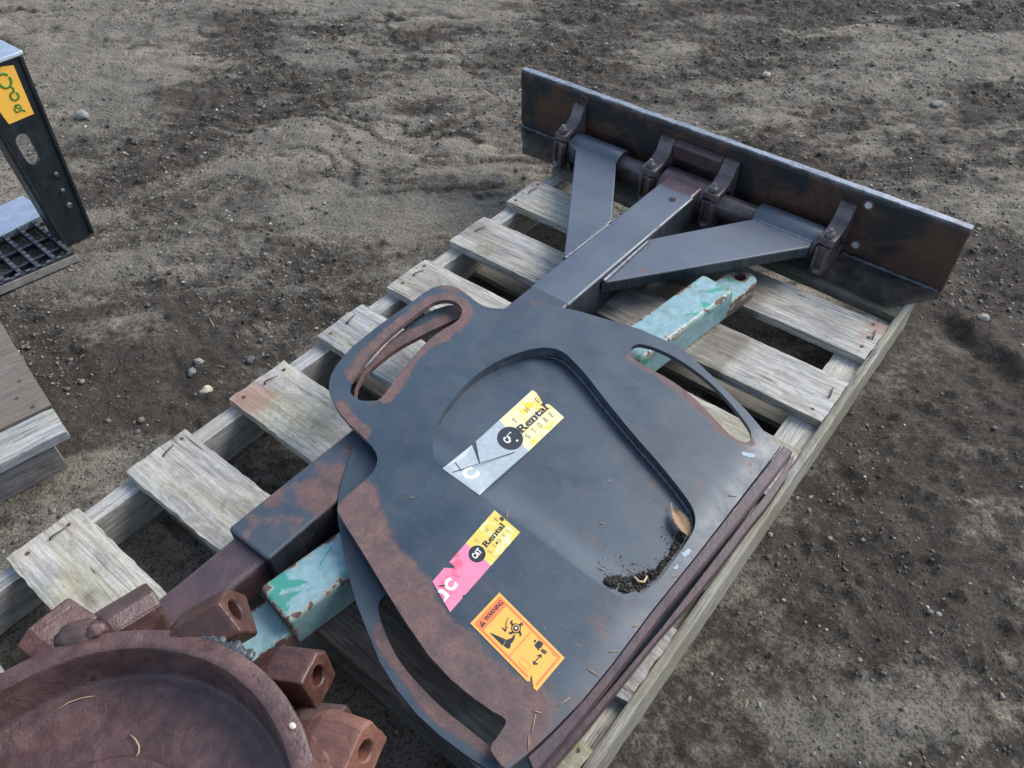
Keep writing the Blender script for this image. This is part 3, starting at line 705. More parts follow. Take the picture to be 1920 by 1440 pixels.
# ------------------------------------------------------------------ stones
def ico():
    bm = bmesh.new(); bmesh.ops.create_icosphere(bm, subdivisions=1, radius=1.0)
    v = np.array([q.co[:] for q in bm.verts]); f = np.array([[q.index for q in p.verts] for p in bm.faces]); bm.free()
    return v, f
IV, IF = ico()
STONE_COLS = np.array([(0.12, 0.108, 0.094), (0.18, 0.165, 0.14), (0.085, 0.076, 0.066), (0.25, 0.225, 0.18), (0.15, 0.122, 0.092), (0.36, 0.335, 0.28), (0.065, 0.056, 0.046)])
def stones_mesh(name, P, S, cols, parent=None):
    n = len(P)
    V = np.empty((n, len(IV), 3)); 
    for i in range(n):
        j = IV * (1 + rng.uniform(-0.36, 0.36, (len(IV), 1)))
        j = j * np.array([1.0, rng.uniform(0.6, 1.0), rng.uniform(0.4, 0.75)]) * S[i]
        a = rng.uniform(0, 6.283); ca, sa = math.cos(a), math.sin(a)
        V[i] = np.stack([j[:, 0] * ca - j[:, 1] * sa, j[:, 0] * sa + j[:, 1] * ca, j[:, 2]], 1) + P[i]
    F = (IF[None] + (np.arange(n) * len(IV))[:, None, None]).reshape(-1, 3).astype(np.int32)
    m = bpy.data.meshes.new(name)
    m.vertices.add(n * len(IV)); m.vertices.foreach_set('co', V.astype(np.float32).ravel())
    m.loops.add(F.size); m.loops.foreach_set('vertex_index', F.ravel())
    m.polygons.add(len(F)); m.polygons.foreach_set('loop_start', np.arange(0, F.size, 3, dtype=np.int32))
    m.update(calc_edges=True)
    a = m.attributes.new('tint', 'FLOAT_COLOR', 'POINT')
    cc = np.repeat(np.concatenate([cols, np.ones((n, 1))], 1), len(IV), 0)
    a.data.foreach_set('color', cc.astype(np.float32).ravel())
    return link_mesh(name, m, M['stone'], parent)
N = 230000
px = rng.uniform(-3.2, 2.2, N); py = rng.uniform(-0.5, 4.4, N)
dm = dry_mask(px, py)
clump = fbm(px, py, 2.6, 3, 77)
keep = rng.uniform(0, 1, N) < np.clip((0.95 - dm) * 0.8 + 0.5 * np.exp(-(((px + 0.35) / 0.4) ** 2 + ((py - 0.42) / 0.4) ** 2)), 0.30, 1) * sstep(0.22, 0.60, clump)
indeck = (px > -0.03) & (px < 1.05) & (py < 1.64)
keep &= ~((px < -0.2) & (px > -0.9) & (py < 0.17))
keep &= ~(indeck & (rng.uniform(0, 1, N) < 0.5))
px, py = px[keep], py[keep]
ss = np.clip(rng.lognormal(math.log(0.0028), 0.50, len(px)), 0.0014, 0.0095)
ss = ss * (1 - 0.28 * sstep(0.95, 1.15, px) * (1 - sstep(1.3, 1.8, py)))
pz = ground_h(px, py) + ss * 0.05
ci = rng.choice(7, len(px), p=[.2, .15, .2, .07, .16, .03, .19])
cc = STONE_COLS[ci] * rng.uniform(0.75, 1.2, (len(px), 1))
gravel = stones_mesh('gravel', np.stack([px, py, pz], 1), ss, cc)
tag(gravel, 'loose grey gravel and soil crumbs scattered over the dirt yard', 'gravel', kind='stuff')

def big_stone(x, y, s, flatn, col, label, seed):
    bm = bmesh.new(); bmesh.ops.create_icosphere(bm, subdivisions=3, radius=1.0)
    a = seed * 1.7
    for v in bm.verts:
        n = mnoise.noise(v.co * 1.3 + Vector((seed * 3.1, 0, 0))) * 0.35 + mnoise.noise(v.co * 3.5 + Vector((0, seed, 0))) * 0.10
        c = v.co * (1 + n)
        v.co = Vector((c.x * s * math.cos(a) - c.y * s * 0.75 * math.sin(a), c.x * s * math.sin(a) + c.y * s * 0.75 * math.cos(a), c.z * s * flatn))
    for f in bm.faces: f.smooth = True
    z = float(ground_h(np.array([x]), np.array([y]))[0]) + s * flatn * 0.35
    me_ = bpy.data.meshes.new('stone'); bm.to_mesh(me_); bm.free()
    at_ = me_.attributes.new('tint', 'FLOAT_COLOR', 'POINT')
    at_.data.foreach_set('color', np.tile(np.array([*col, 1.0], np.float32), len(me_.vertices)))
    o = bpy.data.objects.new('stone', me_); COL.objects.link(o); o.location = (x, y, z); me_.materials.append(M['stone'])
    return tag(o, label, 'stone', 'larger stones lying on the dirt')
big_stone(-0.185, 0.392, 0.0155, 0.72, (0.42, 0.385, 0.29), 'pale tan blocky stone beside the deck board with the red stain', 1)
big_stone(-1.622, 0.931, 0.026, 0.6, (0.24, 0.235, 0.225), 'smooth grey oval stone right of the amber tag on the black frame', 2)
big_stone(-0.182, 0.519, 0.013, 0.45, (0.10, 0.105, 0.11), 'flat dark slate stone near the left edge of the main pallet', 3)
big_stone(-0.270, 0.435, 0.012, 0.6, (0.26, 0.24, 0.20), 'small buff stone up and left of the pale tan block', 4)
big_stone(-0.262, 0.408, 0.013, 0.55, (0.17, 0.17, 0.17), 'rounded grey stone between the buff stone and the tan block', 5)
big_stone(1.156, 1.735, 0.016, 0.6, (0.26, 0.25, 0.225), 'round pale stone on the rut right of the blade end', 6)
big_stone(1.30, 1.98, 0.024, 0.45, (0.15, 0.155, 0.165), 'wide flat blue grey stone at the right picture edge', 7)
big_stone(0.692, 2.792, 0.022, 0.55, (0.20, 0.19, 0.17), 'brownish stone beyond the blade in the far right yard', 8)
big_stone(1.20, 2.24, 0.017, 0.5, (0.17, 0.165, 0.16), 'dark angular stone above the right end of the blade', 9)
big_stone(0.12, 2.66, 0.018, 0.6, (0.30, 0.27, 0.22), 'light brown stone in the far yard above the middle of the blade', 10)

# ------------------------------------------------------------------ timber
def board(name, parent, xs, ys, z0, z1, mat, seed, nseg=60, mseg=9, rough_edge=0.0025, warp=0.0, attrs=None, loc=None):
    """A sawn board between x = xs[0], xs[1]; ys = ((near, far) at xs[0], (near, far) at xs[1])."""
    (a0, b0), (a1, b1) = ys
    r = random.Random(seed)
    verts = []; grid = {}
    def P(i, j, top):
        s = i / nseg; t = j / mseg
        x = xs[0] + (xs[1] - xs[0]) * s
        ya = a0 + (a1 - a0) * s; yb = b0 + (b1 - b0) * s
        y = ya + (yb - ya) * t
        nz = mnoise.noise(Vector((x * 6 + seed, y * 30, seed * 2.3)))
        edge = min(t, 1 - t)
        if j in (0, mseg):
            e = mnoise.noise(Vector((x * 9, seed * 5.1 + j, 1.0))) * rough_edge * 0.5 + mnoise.noise(Vector((x * 60, seed * 3.1 + j, top * 2.0))) * rough_edge * 0.6 + r.uniform(-1, 1) * rough_edge * 0.35
            y += e if j == 0 else -e
        if i in (0, nseg):
            x += mnoise.noise(Vector((y * 30, seed * 7.7 + i, 1.0))) * rough_edge * 1.2
        z = z1 if top else z0
        if top:
            z += nz * 0.0009 + warp * (2 * t - 1) ** 2 - (0.0016 if j in (0, mseg) else 0.0) - (0.0012 if i in (0, nseg) else 0)
        return (x, y, z)
    for top in (0, 1):
        for i in range(nseg + 1):
            for j in range(mseg + 1):
                grid[(i, j, top)] = len(verts); verts.append(P(i, j, top))
    faces = []
    g = grid
    for i in range(nseg):
        for j in range(mseg):
            faces.append((g[i, j, 1], g[i + 1, j, 1], g[i + 1, j + 1, 1], g[i, j + 1, 1]))
            faces.append((g[i, j, 0], g[i, j + 1, 0], g[i + 1, j + 1, 0], g[i + 1, j, 0]))
        faces.append((g[i, 0, 0], g[i + 1, 0, 0], g[i + 1, 0, 1], g[i, 0, 1]))
        faces.append((g[i, mseg, 0], g[i, mseg, 1], g[i + 1, mseg, 1], g[i + 1, mseg, 0]))
    for j in range(mseg):
        faces.append((g[0, j, 0], g[0, j, 1], g[0, j + 1, 1], g[0, j + 1, 0]))
        faces.append((g[nseg, j, 0], g[nseg, j + 1, 0], g[nseg, j + 1, 1], g[nseg, j, 1]))
    o = from_py(name, verts, faces, mat, parent, loc)
    for an in ('rustst', 'moss', 'damp'):
        fn = (attrs or {}).get(an)
        if fn:
            at_ = o.data.attributes.new(an, 'FLOAT', 'POINT')
            at_.data.foreach_set('value', [float(min(1, max(0, fn(v[0], v[1])))) for v in verts])
    return o

def blob(cx, cy, rx, ry, amp=1.0):
    def f(x, y):
        d = math.hypot((x - cx) / rx, (y - cy) / ry) + 0.35 * mnoise.noise(Vector((x * 40, y * 40, 3)))
        return amp * max(0.0, min(1.0, (1.15 - d) * 2.2))
    return f
def addf(*fs): return lambda x, y: sum(f(x, y) for f in fs)

pallet = thing('wooden_pallet', 'weathered grey wooden pallet carrying the blade, shields and cutter wheel', 'pallet', (0.5, 0.5, GROUND))
PT = 0.022
SLATS = [  # near/far y at left end, near/far y at right end
    (((-0.129, 0.011), (-0.140, 0.000)), 3), (((0.111, 0.248), (0.128, 0.245)), 4), (((0.355, 0.502), (0.334, 0.484)), 5),
    (((0.600, 0.740), (0.576, 0.718)), 6), (((0.820, 0.958), (0.820, 0.958)), 7), (((1.050, 1.186), (1.050, 1.188)), 8),
    (((1.280, 1.411), (1.278, 1.414)), 9), (((1.490, 1.600), (1.452, 1.585)), 10), (((-0.372, -0.232), (-0.38, -0.245)), 2)]
SATTR = {
    5: dict(rustst=blob(0.035, 0.385, 0.055, 0.05, 0.85), moss=blob(0.14, 0.40, 0.10, 0.06, 0.55)),
    6: dict(rustst=blob(0.30, 0.62, 0.03, 0.02, 0.6), moss=blob(0.06, 0.62, 0.07, 0.03, 0.4)),
    8: dict(moss=blob(0.10, 1.075, 0.035, 0.025, 0.7), damp=addf(blob(0.73, 1.12, 0.055, 0.2, 0.9), blob(0.5, 1.12, 0.15, 0.2, 0.5))),  # darker strip right of the post, weaker one between beam and post
    9: dict(moss=addf(blob(0.03, 1.29, 0.1, 0.02, 0.3), blob(0.66, 1.29, 0.05, 0.04, 0.5)), damp=addf(blob(0.70, 1.33, 0.05, 0.2, 0.9), blob(0.45, 1.33, 0.17, 0.2, 0.7)), rustst=addf(blob(0.985, 1.39, 0.025, 0.03, 0.8), blob(0.965, 1.345, 0.012, 0.012, 0.7))),  # darker beside the post end and around the beam
    10: dict(damp=lambda x, y: 0.85, moss=blob(0.8, 1.46, 0.3, 0.025, 0.7)),  # blade's shade over this slat, put evenly into its colour
    4: dict(damp=addf(blob(0.62, 0.18, 0.18, 0.12, 1.0), blob(0.8, 0.16, 0.1, 0.06, 0.6)), rustst=addf(blob(0.70, 0.15, 0.12, 0.05, 0.25), blob(0.6, 0.13, 0.1, 0.03, 0.3)), moss=blob(0.98, 0.20, 0.05, 0.06, 0.8)),  # darker where the board runs under the shields
    3: dict(moss=blob(0.18, -0.09, 0.10, 0.05, 0.35), damp=blob(0.19, -0.085, 0.022, 0.018, 0.8)),
    7: dict(moss=blob(0.93, 0.93, 0.1, 0.03, 0.4))}
nail_bm = bmesh.new()
bm_tube(nail_bm, [(0, 0, -0.012), (0, 0, 0.0006)], [0.0019, 0.0042], 8)
nail_me = bpy.data.meshes.new('nail'); nail_bm.to_mesh(nail_me); nail_bm.free(); nail_me.materials.append(M['nail'])
bn_bm = bmesh.new()
bm_tube(bn_bm, [(0, 0, -0.01), (0, 0, 0.004), (0.001, 0.004, 0.0062), (0.0, 0.016, 0.0052), (-0.001, 0.030, 0.003)], [0.0016, 0.0016, 0.0016, 0.0015, 0.0011], 7)
bent_me = bpy.data.meshes.new('bent_nail'); bn_bm.to_mesh(bent_me); bn_bm.free(); bent_me.materials.append(M['nail'])
def nail(parent, x, y, z, bent=False, rot=0.0):
    o = bpy.data.objects.new('bent_nail' if bent else 'nail', bent_me if bent else nail_me)
    COL.objects.link(o); o.parent = parent
    o.location = Vector((x, y, z)) - wloc(parent); o.rotation_euler = (random.uniform(-.1, .1), random.uniform(-.1, .1), rot)
rn = random.Random(5)
for (ys, k) in SLATS:
    mat = M['wood'] if k != 10 else M['wood_damp']
    nails = []
    for side, X in ((0, 0.022), (1, 0.975)):
        a, b = ys[side]
        for f in (0.18, 0.55, 0.82):
            if rn.random() < 0.85: nails.append((X + rn.uniform(-.006, .006), a + (b - a) * f + rn.uniform(-.008, .008)))
    at0 = dict(SATTR.get(k) or {})
    base_r = at0.get('rustst')
    def rs_(x, y, base_r=base_r, nails=nails):
        v = base_r(x, y) if base_r else 0.0
        for (nx_, ny_) in nails:
            d_ = math.hypot((x - nx_) / 0.026, (y - ny_) / 0.011)
            if d_ < 1: v = max(v, 0.38 * (1 - d_))
        return v
    at0['rustst'] = rs_
    dmp = at0.get('damp')
    at0['damp'] = lambda x, y, dmp=dmp, k=k: (dmp(x, y) if dmp else 0.0) + max(0.0, 0.9 * mnoise.noise(Vector((x * 5 + k * 3, y * 12, k * 1.7))) - 0.12)
    s = board('slat', pallet, (0.0 + (0.002 if k % 2 else 0), 0.999), ys, -PT, 0.0 + (0.0015 if k in (4, 8) else 0.0), mat, k * 11, attrs=at0, rough_edge=0.0035 if k in (3, 4, 5) else 0.0022, loc=(0.5, (ys[0][0] + ys[0][1]) / 2, 0))
    for (nx_, ny_) in nails: nail(s, nx_, ny_, 0.0008)
    for side, X in ((0, 0.022), (1, 0.975)):
        a, b = ys[side]
        if side == 0 and k in (3, 4, 6, 7, 8, 9, 5) or side == 1 and k in (8, 9):
            nail(s, X + 0.008 + rn.uniform(-.004, .004), a + (b - a) * 0.5, 0.0008, True, rn.uniform(-0.5, 0.25))
def long_board(name, x0, x1, y0, y1, z0, z1, mat, seed, lean=0.0, attrs=None):
    """board running along y: built along x then turned."""
    o = board(name, None, (y0, y1), ((-x1, -x0), (-x1 - lean, -x0 - lean)), z0, z1, mat, seed, nseg=90, mseg=4, rough_edge=0.0018, attrs=attrs)
    o.rotation_euler = (0, 0, math.radians(90)); o.parent = pallet; o.location = -wloc(pallet)
    return o
long_board('stringer', 0.001, 0.039, -0.40, 1.585, -0.112, -PT, M['wood'], 101)
long_board('stringer', 0.485, 0.523, -0.40, 1.585, -0.112, -PT, M['wood_dark'], 102)
long_board('stringer', 0.935, 0.999, -0.40, 1.585, -0.112, -PT - 0.001, M['wood'], 103)
long_board('rim_board', 1.0005, 1.0155, -0.40, 1.56, -0.105, 0.001, M['wood_edge'], 104, attrs=dict(moss=lambda x, y: 0.12 + 0.6 * mnoise.noise(Vector((x * 6, y * 20, 2))), damp=lambda x, y: 0.3 + 0.9 * mnoise.noise(Vector((x * 4, y * 15, 8)))))
for y in (-0.38, 0.13, 0.62, 1.10, 1.45):
    board('bottom_board', pallet, (0.0, 1.0), ((y, y + 0.09), (y, y + 0.09)), GROUND, -0.113, M['wood_dark'], int(y * 100) + 300, nseg=30, mseg=4, loc=(0.5, y + 0.045, GROUND))

# second pallet, cut by the left picture edge
p2 = thing('wooden_deck', 'weathered wooden deck cut off by the left picture edge', 'pallet', (-0.45, 0.0, GROUND))
def rot_board(name, c, L, Wd, ang, z0, z1, mat, seed, attrs=None):
    o = board(name, None, (-L / 2, L / 2), ((-Wd / 2, Wd / 2),) * 2, z0, z1, mat, seed, nseg=40, mseg=6, attrs=attrs)
    o.parent = p2; o.rotation_euler = (0, 0, ang); o.location = Vector((c[0], c[1], 0)) - Vector((p2.location.x, p2.location.y, p2.location.z))
    return o
ang2 = math.radians(-10.8)
d2 = Vector((math.sin(ang2), -math.cos(ang2)))       # along the boards, towards the camera side
e2 = Vector((math.cos(ang2), math.sin(ang2)))        # across the boards
def deck_board(name, x_end, y_end, w, L, z0, z1, mat, seed, attrs=None):
    # (x_end, y_end) = far right corner of the board's end
    c = Vector((x_end, y_end)) - e2 * (w / 2) + d2 * (L / 2)
    return rot_board(name, c, L, w, ang2 + math.pi / 2, z0, z1, mat, seed, attrs)
deck_board('slat', -0.221, 0.103, 0.088, 0.75, -0.052, -0.030, M['wood'], 401)
deck_board('deck_panel', -0.312, 0.121, 0.42, 0.75, -0.050, -0.026, M['wood_panel'], 402, attrs=dict(damp=lambda x, y: 0.35 + 0.3 * mnoise.noise(Vector((x * 5, y * 5, 0)))))
deck_board('bearer', -0.235, 0.070, 0.05, 0.7, GROUND, -0.053, M['wood_dark'], 403)
deck_board('bearer', -0.66, 0.15, 0.05, 0.7, GROUND, -0.053, M['wood_dark'], 404)
for (x, y) in ((-0.335, 0.095), (-0.385, 0.085), (-0.43, 0.115)):
    o = bpy.data.objects.new('nail', nail_me); COL.objects.link(o); o.parent = p2
    o.location = Vector((x, y, -0.025)) - p2.location

# ------------------------------------------------------------------ push blade with beam
BU = Vector((0.99978, -0.02081, 0)); BN = Vector((-0.02081, -0.99978, 0)); BO = Vector((-0.194, 1.596, 0))
def B(u, d, z): return BO + BU * u + BN * d + Vector((0, 0, z))
blade = thing('push_blade', 'rusty black steel push blade on a long grey square beam lying across the pallet', 'blade', (0.43, 1.45, 0.0))
# moldboard: subdivided so that the upper edge is nicked
nb, mb = 110, 14
vv, ff = [], []
BH = 0.193
for side in (0, 1):
    for i in range(nb + 1):
        for j in range(mb + 1):
            u = 1.249 * i / nb; z = BH * j / mb
            d = 0.0 if side == 0 else -0.023
            nz = mnoise.noise(Vector((u * 9, z * 9, side * 4.0)))
            d += nz * 0.0012
            if j == mb: z += mnoise.noise(Vector((u * 16, side * 3.1, 1))) * 0.0022; d += (-0.003 + 0.002 * mnoise.noise(Vector((u * 40, 2, 5)))) if side == 0 else 0.002
            if i in (0, nb): u += mnoise.noise(Vector((z * 30, side, i))) * 0.002
            vv.append(B(u, d, z + 0.0015))
def bi(s, i, j): return s * (nb + 1) * (mb + 1) + i * (mb + 1) + j
for i in range(nb):
    for j in range(mb):
        ff.append((bi(0, i, j), bi(0, i + 1, j), bi(0, i + 1, j + 1), bi(0, i, j + 1)))
        ff.append((bi(1, i, j), bi(1, i, j + 1), bi(1, i + 1, j + 1), bi(1, i + 1, j)))
    ff.append((bi(0, i, mb), bi(0, i + 1, mb), bi(1, i + 1, mb), bi(1, i, mb)))
    ff.append((bi(0, i, 0), bi(1, i, 0), bi(1, i + 1, 0), bi(0, i + 1, 0)))
for j in range(mb):
    ff.append((bi(0, 0, j), bi(0, 0, j + 1), bi(1, 0, j + 1), bi(1, 0, j)))
    ff.append((bi(0, nb, j), bi(1, nb, j), bi(1, nb, j + 1), bi(0, nb, j + 1)))
moldboard = from_py('moldboard', vv, ff, M['blade'], blade, loc=B(0.62, 0, 0))
# bolt holes: dark or bright plugs set in shallow countersinks
def disc_part(name, c, axis_, r, h, mat, parent, n=16):
    c = Vector(c); a = Vector(axis_).normalized()
    return tube(name, [c, c + a * h], r, mat, parent, n)
for (u, z) in ((0.225, 0.172), (1.031, 0.166), (1.034, 0.056)):
    disc_part('bolt_hole', B(u, -0.001, z), BN, 0.0085, 0.0022, M['bare'] if u > 0.5 else M['soil'], moldboard)
    bm = bmesh.new(); bm_tube(bm, [B(u + 0.0115 * math.cos(a), 0.0012, z + 0.0115 * math.sin(a)) for a in np.linspace(0, 6.283, 19)], 0.0018, 6, False)
    from_bm('hole_rim', bm, M['rust'], moldboard)
# side foot plates with cut corners
def foot(pts, seed):
    out = smooth_poly([(p[0], p[1]) for p in pts], 0)
    dense = []
    for i in range(len(out)):
        a = out[i]; b = out[(i + 1) % len(out)]
        n = max(1, int(math.hypot(b[0] - a[0], b[1] - a[1]) / 0.012))
        for k in range(n):
            t_ = k / n; p = (a[0] + (b[0] - a[0]) * t_, a[1] + (b[1] - a[1]) * t_)
            if p[1] > 0.02: p = (p[0], p[1] + 0.004 * mnoise.noise(Vector((p[0] * 30, seed, 0))))
            dense.append(p)
    w3 = [tuple(B(u, d, 0)[:2]) for u, d in dense]
    if sum(w3[i][0] * w3[(i + 1) % len(w3)][1] - w3[(i + 1) % len(w3)][0] * w3[i][1] for i in range(len(w3))) < 0: w3 = w3[::-1]
    edge = [tuple(B(u, d, 0)[:2]) for u, d in pts if d > 0.004]
    def worn(x, y):
        return max(0.0, 1 - seg_dist((x, y), edge, False) / 0.024)
    return plate('foot_plate', w3, [], lambda x, y: 0.0225, 0.020, 0.014, M['flange'], blade, dict(worn=worn))
foot([(0.0, 0.003), (0.246, 0.003), (0.246, 0.085), (0.085, 0.098), (0.004, 0.006)], 1)
foot([(0.985, 0.003), (1.249, 0.003), (1.245, 0.008), (1.172, 0.102), (1.095, 0.100), (0.985, 0.088)], 2)
for (u0, u1) in ((0.004, 0.24), (1.01, 1.243)):
    bm = bmesh.new(); n = 30
    bm_tube(bm, [B(u0 + (u1 - u0) * i / n, 0.004, 0.0235 + 0.001 * math.sin(i * 2.1)) for i in range(n + 1)], [0.0045 + 0.001 * math.sin(i * 1.7) for i in range(n + 1)], 8)
    from_bm('weld_bead', bm, M['weld'], blade)
# hinge shaft, sleeves
AZ, AD = 0.060, 0.057
tube('hinge_shaft', [B(0.205, AD, AZ), B(1.004, AD, AZ)], 0.030, M['clamp'], blade, 28)
def sleeve(u0, u1):
    bm = bmesh.new()
    bm_tube(bm, [B(u0, AD, AZ), B(u0 + 0.002, AD, AZ), B(u1 - 0.002, AD, AZ), B(u1, AD, AZ)], [0.040, 0.042, 0.042, 0.040], 32)
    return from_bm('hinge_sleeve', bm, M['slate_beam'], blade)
sleeve(0.243, 0.402); sleeve(0.802, 0.972)
# beam
def beam_x(y): return 0.337 + (y - 0.129) * 0.0183
yb0, yb1 = 0.129, 1.452
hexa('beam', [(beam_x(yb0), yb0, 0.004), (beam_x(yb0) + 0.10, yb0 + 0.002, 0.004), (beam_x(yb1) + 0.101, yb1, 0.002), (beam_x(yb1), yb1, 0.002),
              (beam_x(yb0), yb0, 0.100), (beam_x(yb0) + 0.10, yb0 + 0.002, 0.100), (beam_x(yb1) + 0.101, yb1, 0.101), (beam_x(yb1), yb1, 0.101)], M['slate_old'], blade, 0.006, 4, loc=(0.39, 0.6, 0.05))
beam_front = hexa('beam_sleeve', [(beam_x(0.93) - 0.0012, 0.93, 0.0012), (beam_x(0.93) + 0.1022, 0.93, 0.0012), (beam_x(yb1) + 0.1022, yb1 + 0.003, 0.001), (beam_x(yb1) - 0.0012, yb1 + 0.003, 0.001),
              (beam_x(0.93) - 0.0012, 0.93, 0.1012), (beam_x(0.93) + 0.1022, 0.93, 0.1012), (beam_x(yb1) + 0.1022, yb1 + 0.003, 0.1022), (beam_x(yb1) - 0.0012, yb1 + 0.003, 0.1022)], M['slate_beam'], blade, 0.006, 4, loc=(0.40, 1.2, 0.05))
hexa('inner_tube', [(0.340, -0.46, 0.010), (0.418, -0.46, 0.010), (0.4245, 0.16, 0.010), (0.348, 0.16, 0.010), (0.340, -0.46, 0.086), (0.418, -0.46, 0.086), (0.4245, 0.16, 0.086), (0.348, 0.16, 0.086)],
     M['rust_bar'], blade, 0.010, 4, loc=(0.38, -0.1, 0.05))
disc_part('bolt_hole', (beam_x(1.41) + 0.064, 1.412, 0.1005), (0, 0, 1), 0.0095, 0.0022, M['soil'], beam_front, 18)
# rusty collar between beam and shaft
bm = bmesh.new()
ring = []
for a in np.linspace(math.radians(-60), math.radians(205), 20):
    ring.append(B(0.535, AD - 0.050 * math.cos(a) * -1 if False else AD + 0.050 * math.cos(a), AZ + 0.045 * math.sin(a)))
bm_prism(bm, ring, BU * 0.132, 0.003, 1)
bm_hexa(bm, [B(0.548, 0.135, 0.012), B(0.656, 0.135, 0.012), B(0.656, 0.07, 0.012), B(0.548, 0.07, 0.012), B(0.552, 0.142, 0.0985), B(0.654, 0.142, 0.0985), B(0.654, 0.06, 0.101), B(0.552, 0.06, 0.101)], 0.006, 2)
from_bm('collar', bm, M['rust_bar'], blade)
# braces
def brace(pts, ztop, th):
    ring = [B(u, d, ztop - th) for u, d in pts]
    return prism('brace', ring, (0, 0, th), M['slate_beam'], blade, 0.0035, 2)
brace([(0.264, 0.085), (0.398, 0.085), (0.545, 0.318), (0.545, 0.512)][::-1], 0.086, 0.030)
brace([(0.818, 0.082), (0.958, 0.082), (0.964, 0.117), (0.664, 0.530), (0.655, 0.326)][::-1], 0.086, 0.030)
def weld_line(pts, r, mat, parent, n=40):
    P = [Vector(p) for p in pts]; path = []
    for i in range(n + 1):
        s = i / n * (len(P) - 1); k = min(int(s), len(P) - 2); path.append(P[k].lerp(P[k + 1], s - k))
    bm = bmesh.new()
    bm_tube(bm, path, [r * (1 + 0.07 * math.sin(i * 1.1) + random.uniform(-.16, .16)) for i in range(n + 1)], 8)
    return from_bm('weld_bead', bm, mat, parent)
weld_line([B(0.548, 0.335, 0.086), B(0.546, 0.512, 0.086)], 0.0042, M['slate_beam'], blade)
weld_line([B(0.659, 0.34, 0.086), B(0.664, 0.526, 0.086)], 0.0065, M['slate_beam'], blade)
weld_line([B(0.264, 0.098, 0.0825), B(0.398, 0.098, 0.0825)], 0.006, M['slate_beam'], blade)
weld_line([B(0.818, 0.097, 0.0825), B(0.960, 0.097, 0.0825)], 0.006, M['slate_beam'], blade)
# clamps: upper jaw, lower jaw, bolt with nut
JAW = [(0.0005, 0.160), (0.012, 0.160), (0.020, 0.150), (0.030, 0.128), (0.046, 0.117), (0.060, 0.112), (0.098, 0.108), (0.100, 0.092), (0.088, 0.088), (0.080, 0.094), (0.062, 0.098), (0.040, 0.094), (0.024, 0.080), (0.016, 0.060), (0.0005, 0.055)]
LOW = [(0.0005, 0.050), (0.018, 0.046), (0.030, 0.028), (0.056, 0.022), (0.078, 0.034), (0.086, 0.062), (0.088, 0.084), (0.100, 0.086), (0.102, 0.024), (0.092, 0.008), (0.0005, 0.006)]
def hexnut(bm, c, axis_, r, h):
    a = Vector(axis_).normalized(); ref = Vector((1, 0, 0)); b = (ref - a * ref.dot(a)).normalized(); d = a.cross(b)
    bm_prism(bm, [Vector(c) + (b * math.cos(k * math.pi / 3 + .3) + d * math.sin(k * math.pi / 3 + .3)) * r for k in range(6)], a * h, 0.0012, 1)
def clamp(u0, w):
    uj = prism('clamp_jaw', [B(u0, d, z) for d, z in JAW], BU * w, M['clamp'], blade, 0.0022, 2)
    lj = prism('clamp_jaw', [B(u0 + 0.002, d, z) for d, z in LOW], BU * (w - 0.004), M['clamp'], blade, 0.0022, 2)
    uc = u0 + w / 2
    for du in (-w * 0.30, w * 0.30):
        hexa('jaw_rib', [B(uc + du - 0.004, 0.100, 0.012), B(uc + du + 0.004, 0.100, 0.012), B(uc + du + 0.004, 0.112, 0.016), B(uc + du - 0.004, 0.112, 0.016),
                         B(uc + du - 0.004, 0.100, 0.086), B(uc + du + 0.004, 0.100, 0.086), B(uc + du + 0.004, 0.110, 0.086), B(uc + du - 0.004, 0.110, 0.086)], M['clamp'], lj, 0.0015, 1)
    bm = bmesh.new()
    bm_tube(bm, [B(uc, 0.084, 0.003), B(uc, 0.084, 0.128)], 0.0062, 12)
    hexnut(bm, B(uc, 0.084, 0.110), (0, 0, 1), 0.0125, 0.011)
    hexnut(bm, B(uc, 0.108, 0.020), (0, 0, 1), 0.0115, 0.010)
    bm_tube(bm, [B(uc, 0.084, 0.128), B(uc, 0.084, 0.1295)], 0.0055, 12)
    from_bm('bolt', bm, M['bolt'], blade)
clamp(0.200, 0.036); clamp(0.482, 0.042); clamp(0.666, 0.042); clamp(0.972, 0.038)
hexa('clamp_bridge', [B(0.5245, 0.001, 0.112), B(0.6655, 0.001, 0.112), B(0.6655, 0.020, 0.112), B(0.5245, 0.020, 0.112), B(0.5245, 0.001, 0.1610), B(0.6655, 0.001, 0.1610), B(0.6655, 0.026, 0.1560), B(0.5245, 0.026, 0.1560)], M['rust_bar'], blade, 0.004, 2)

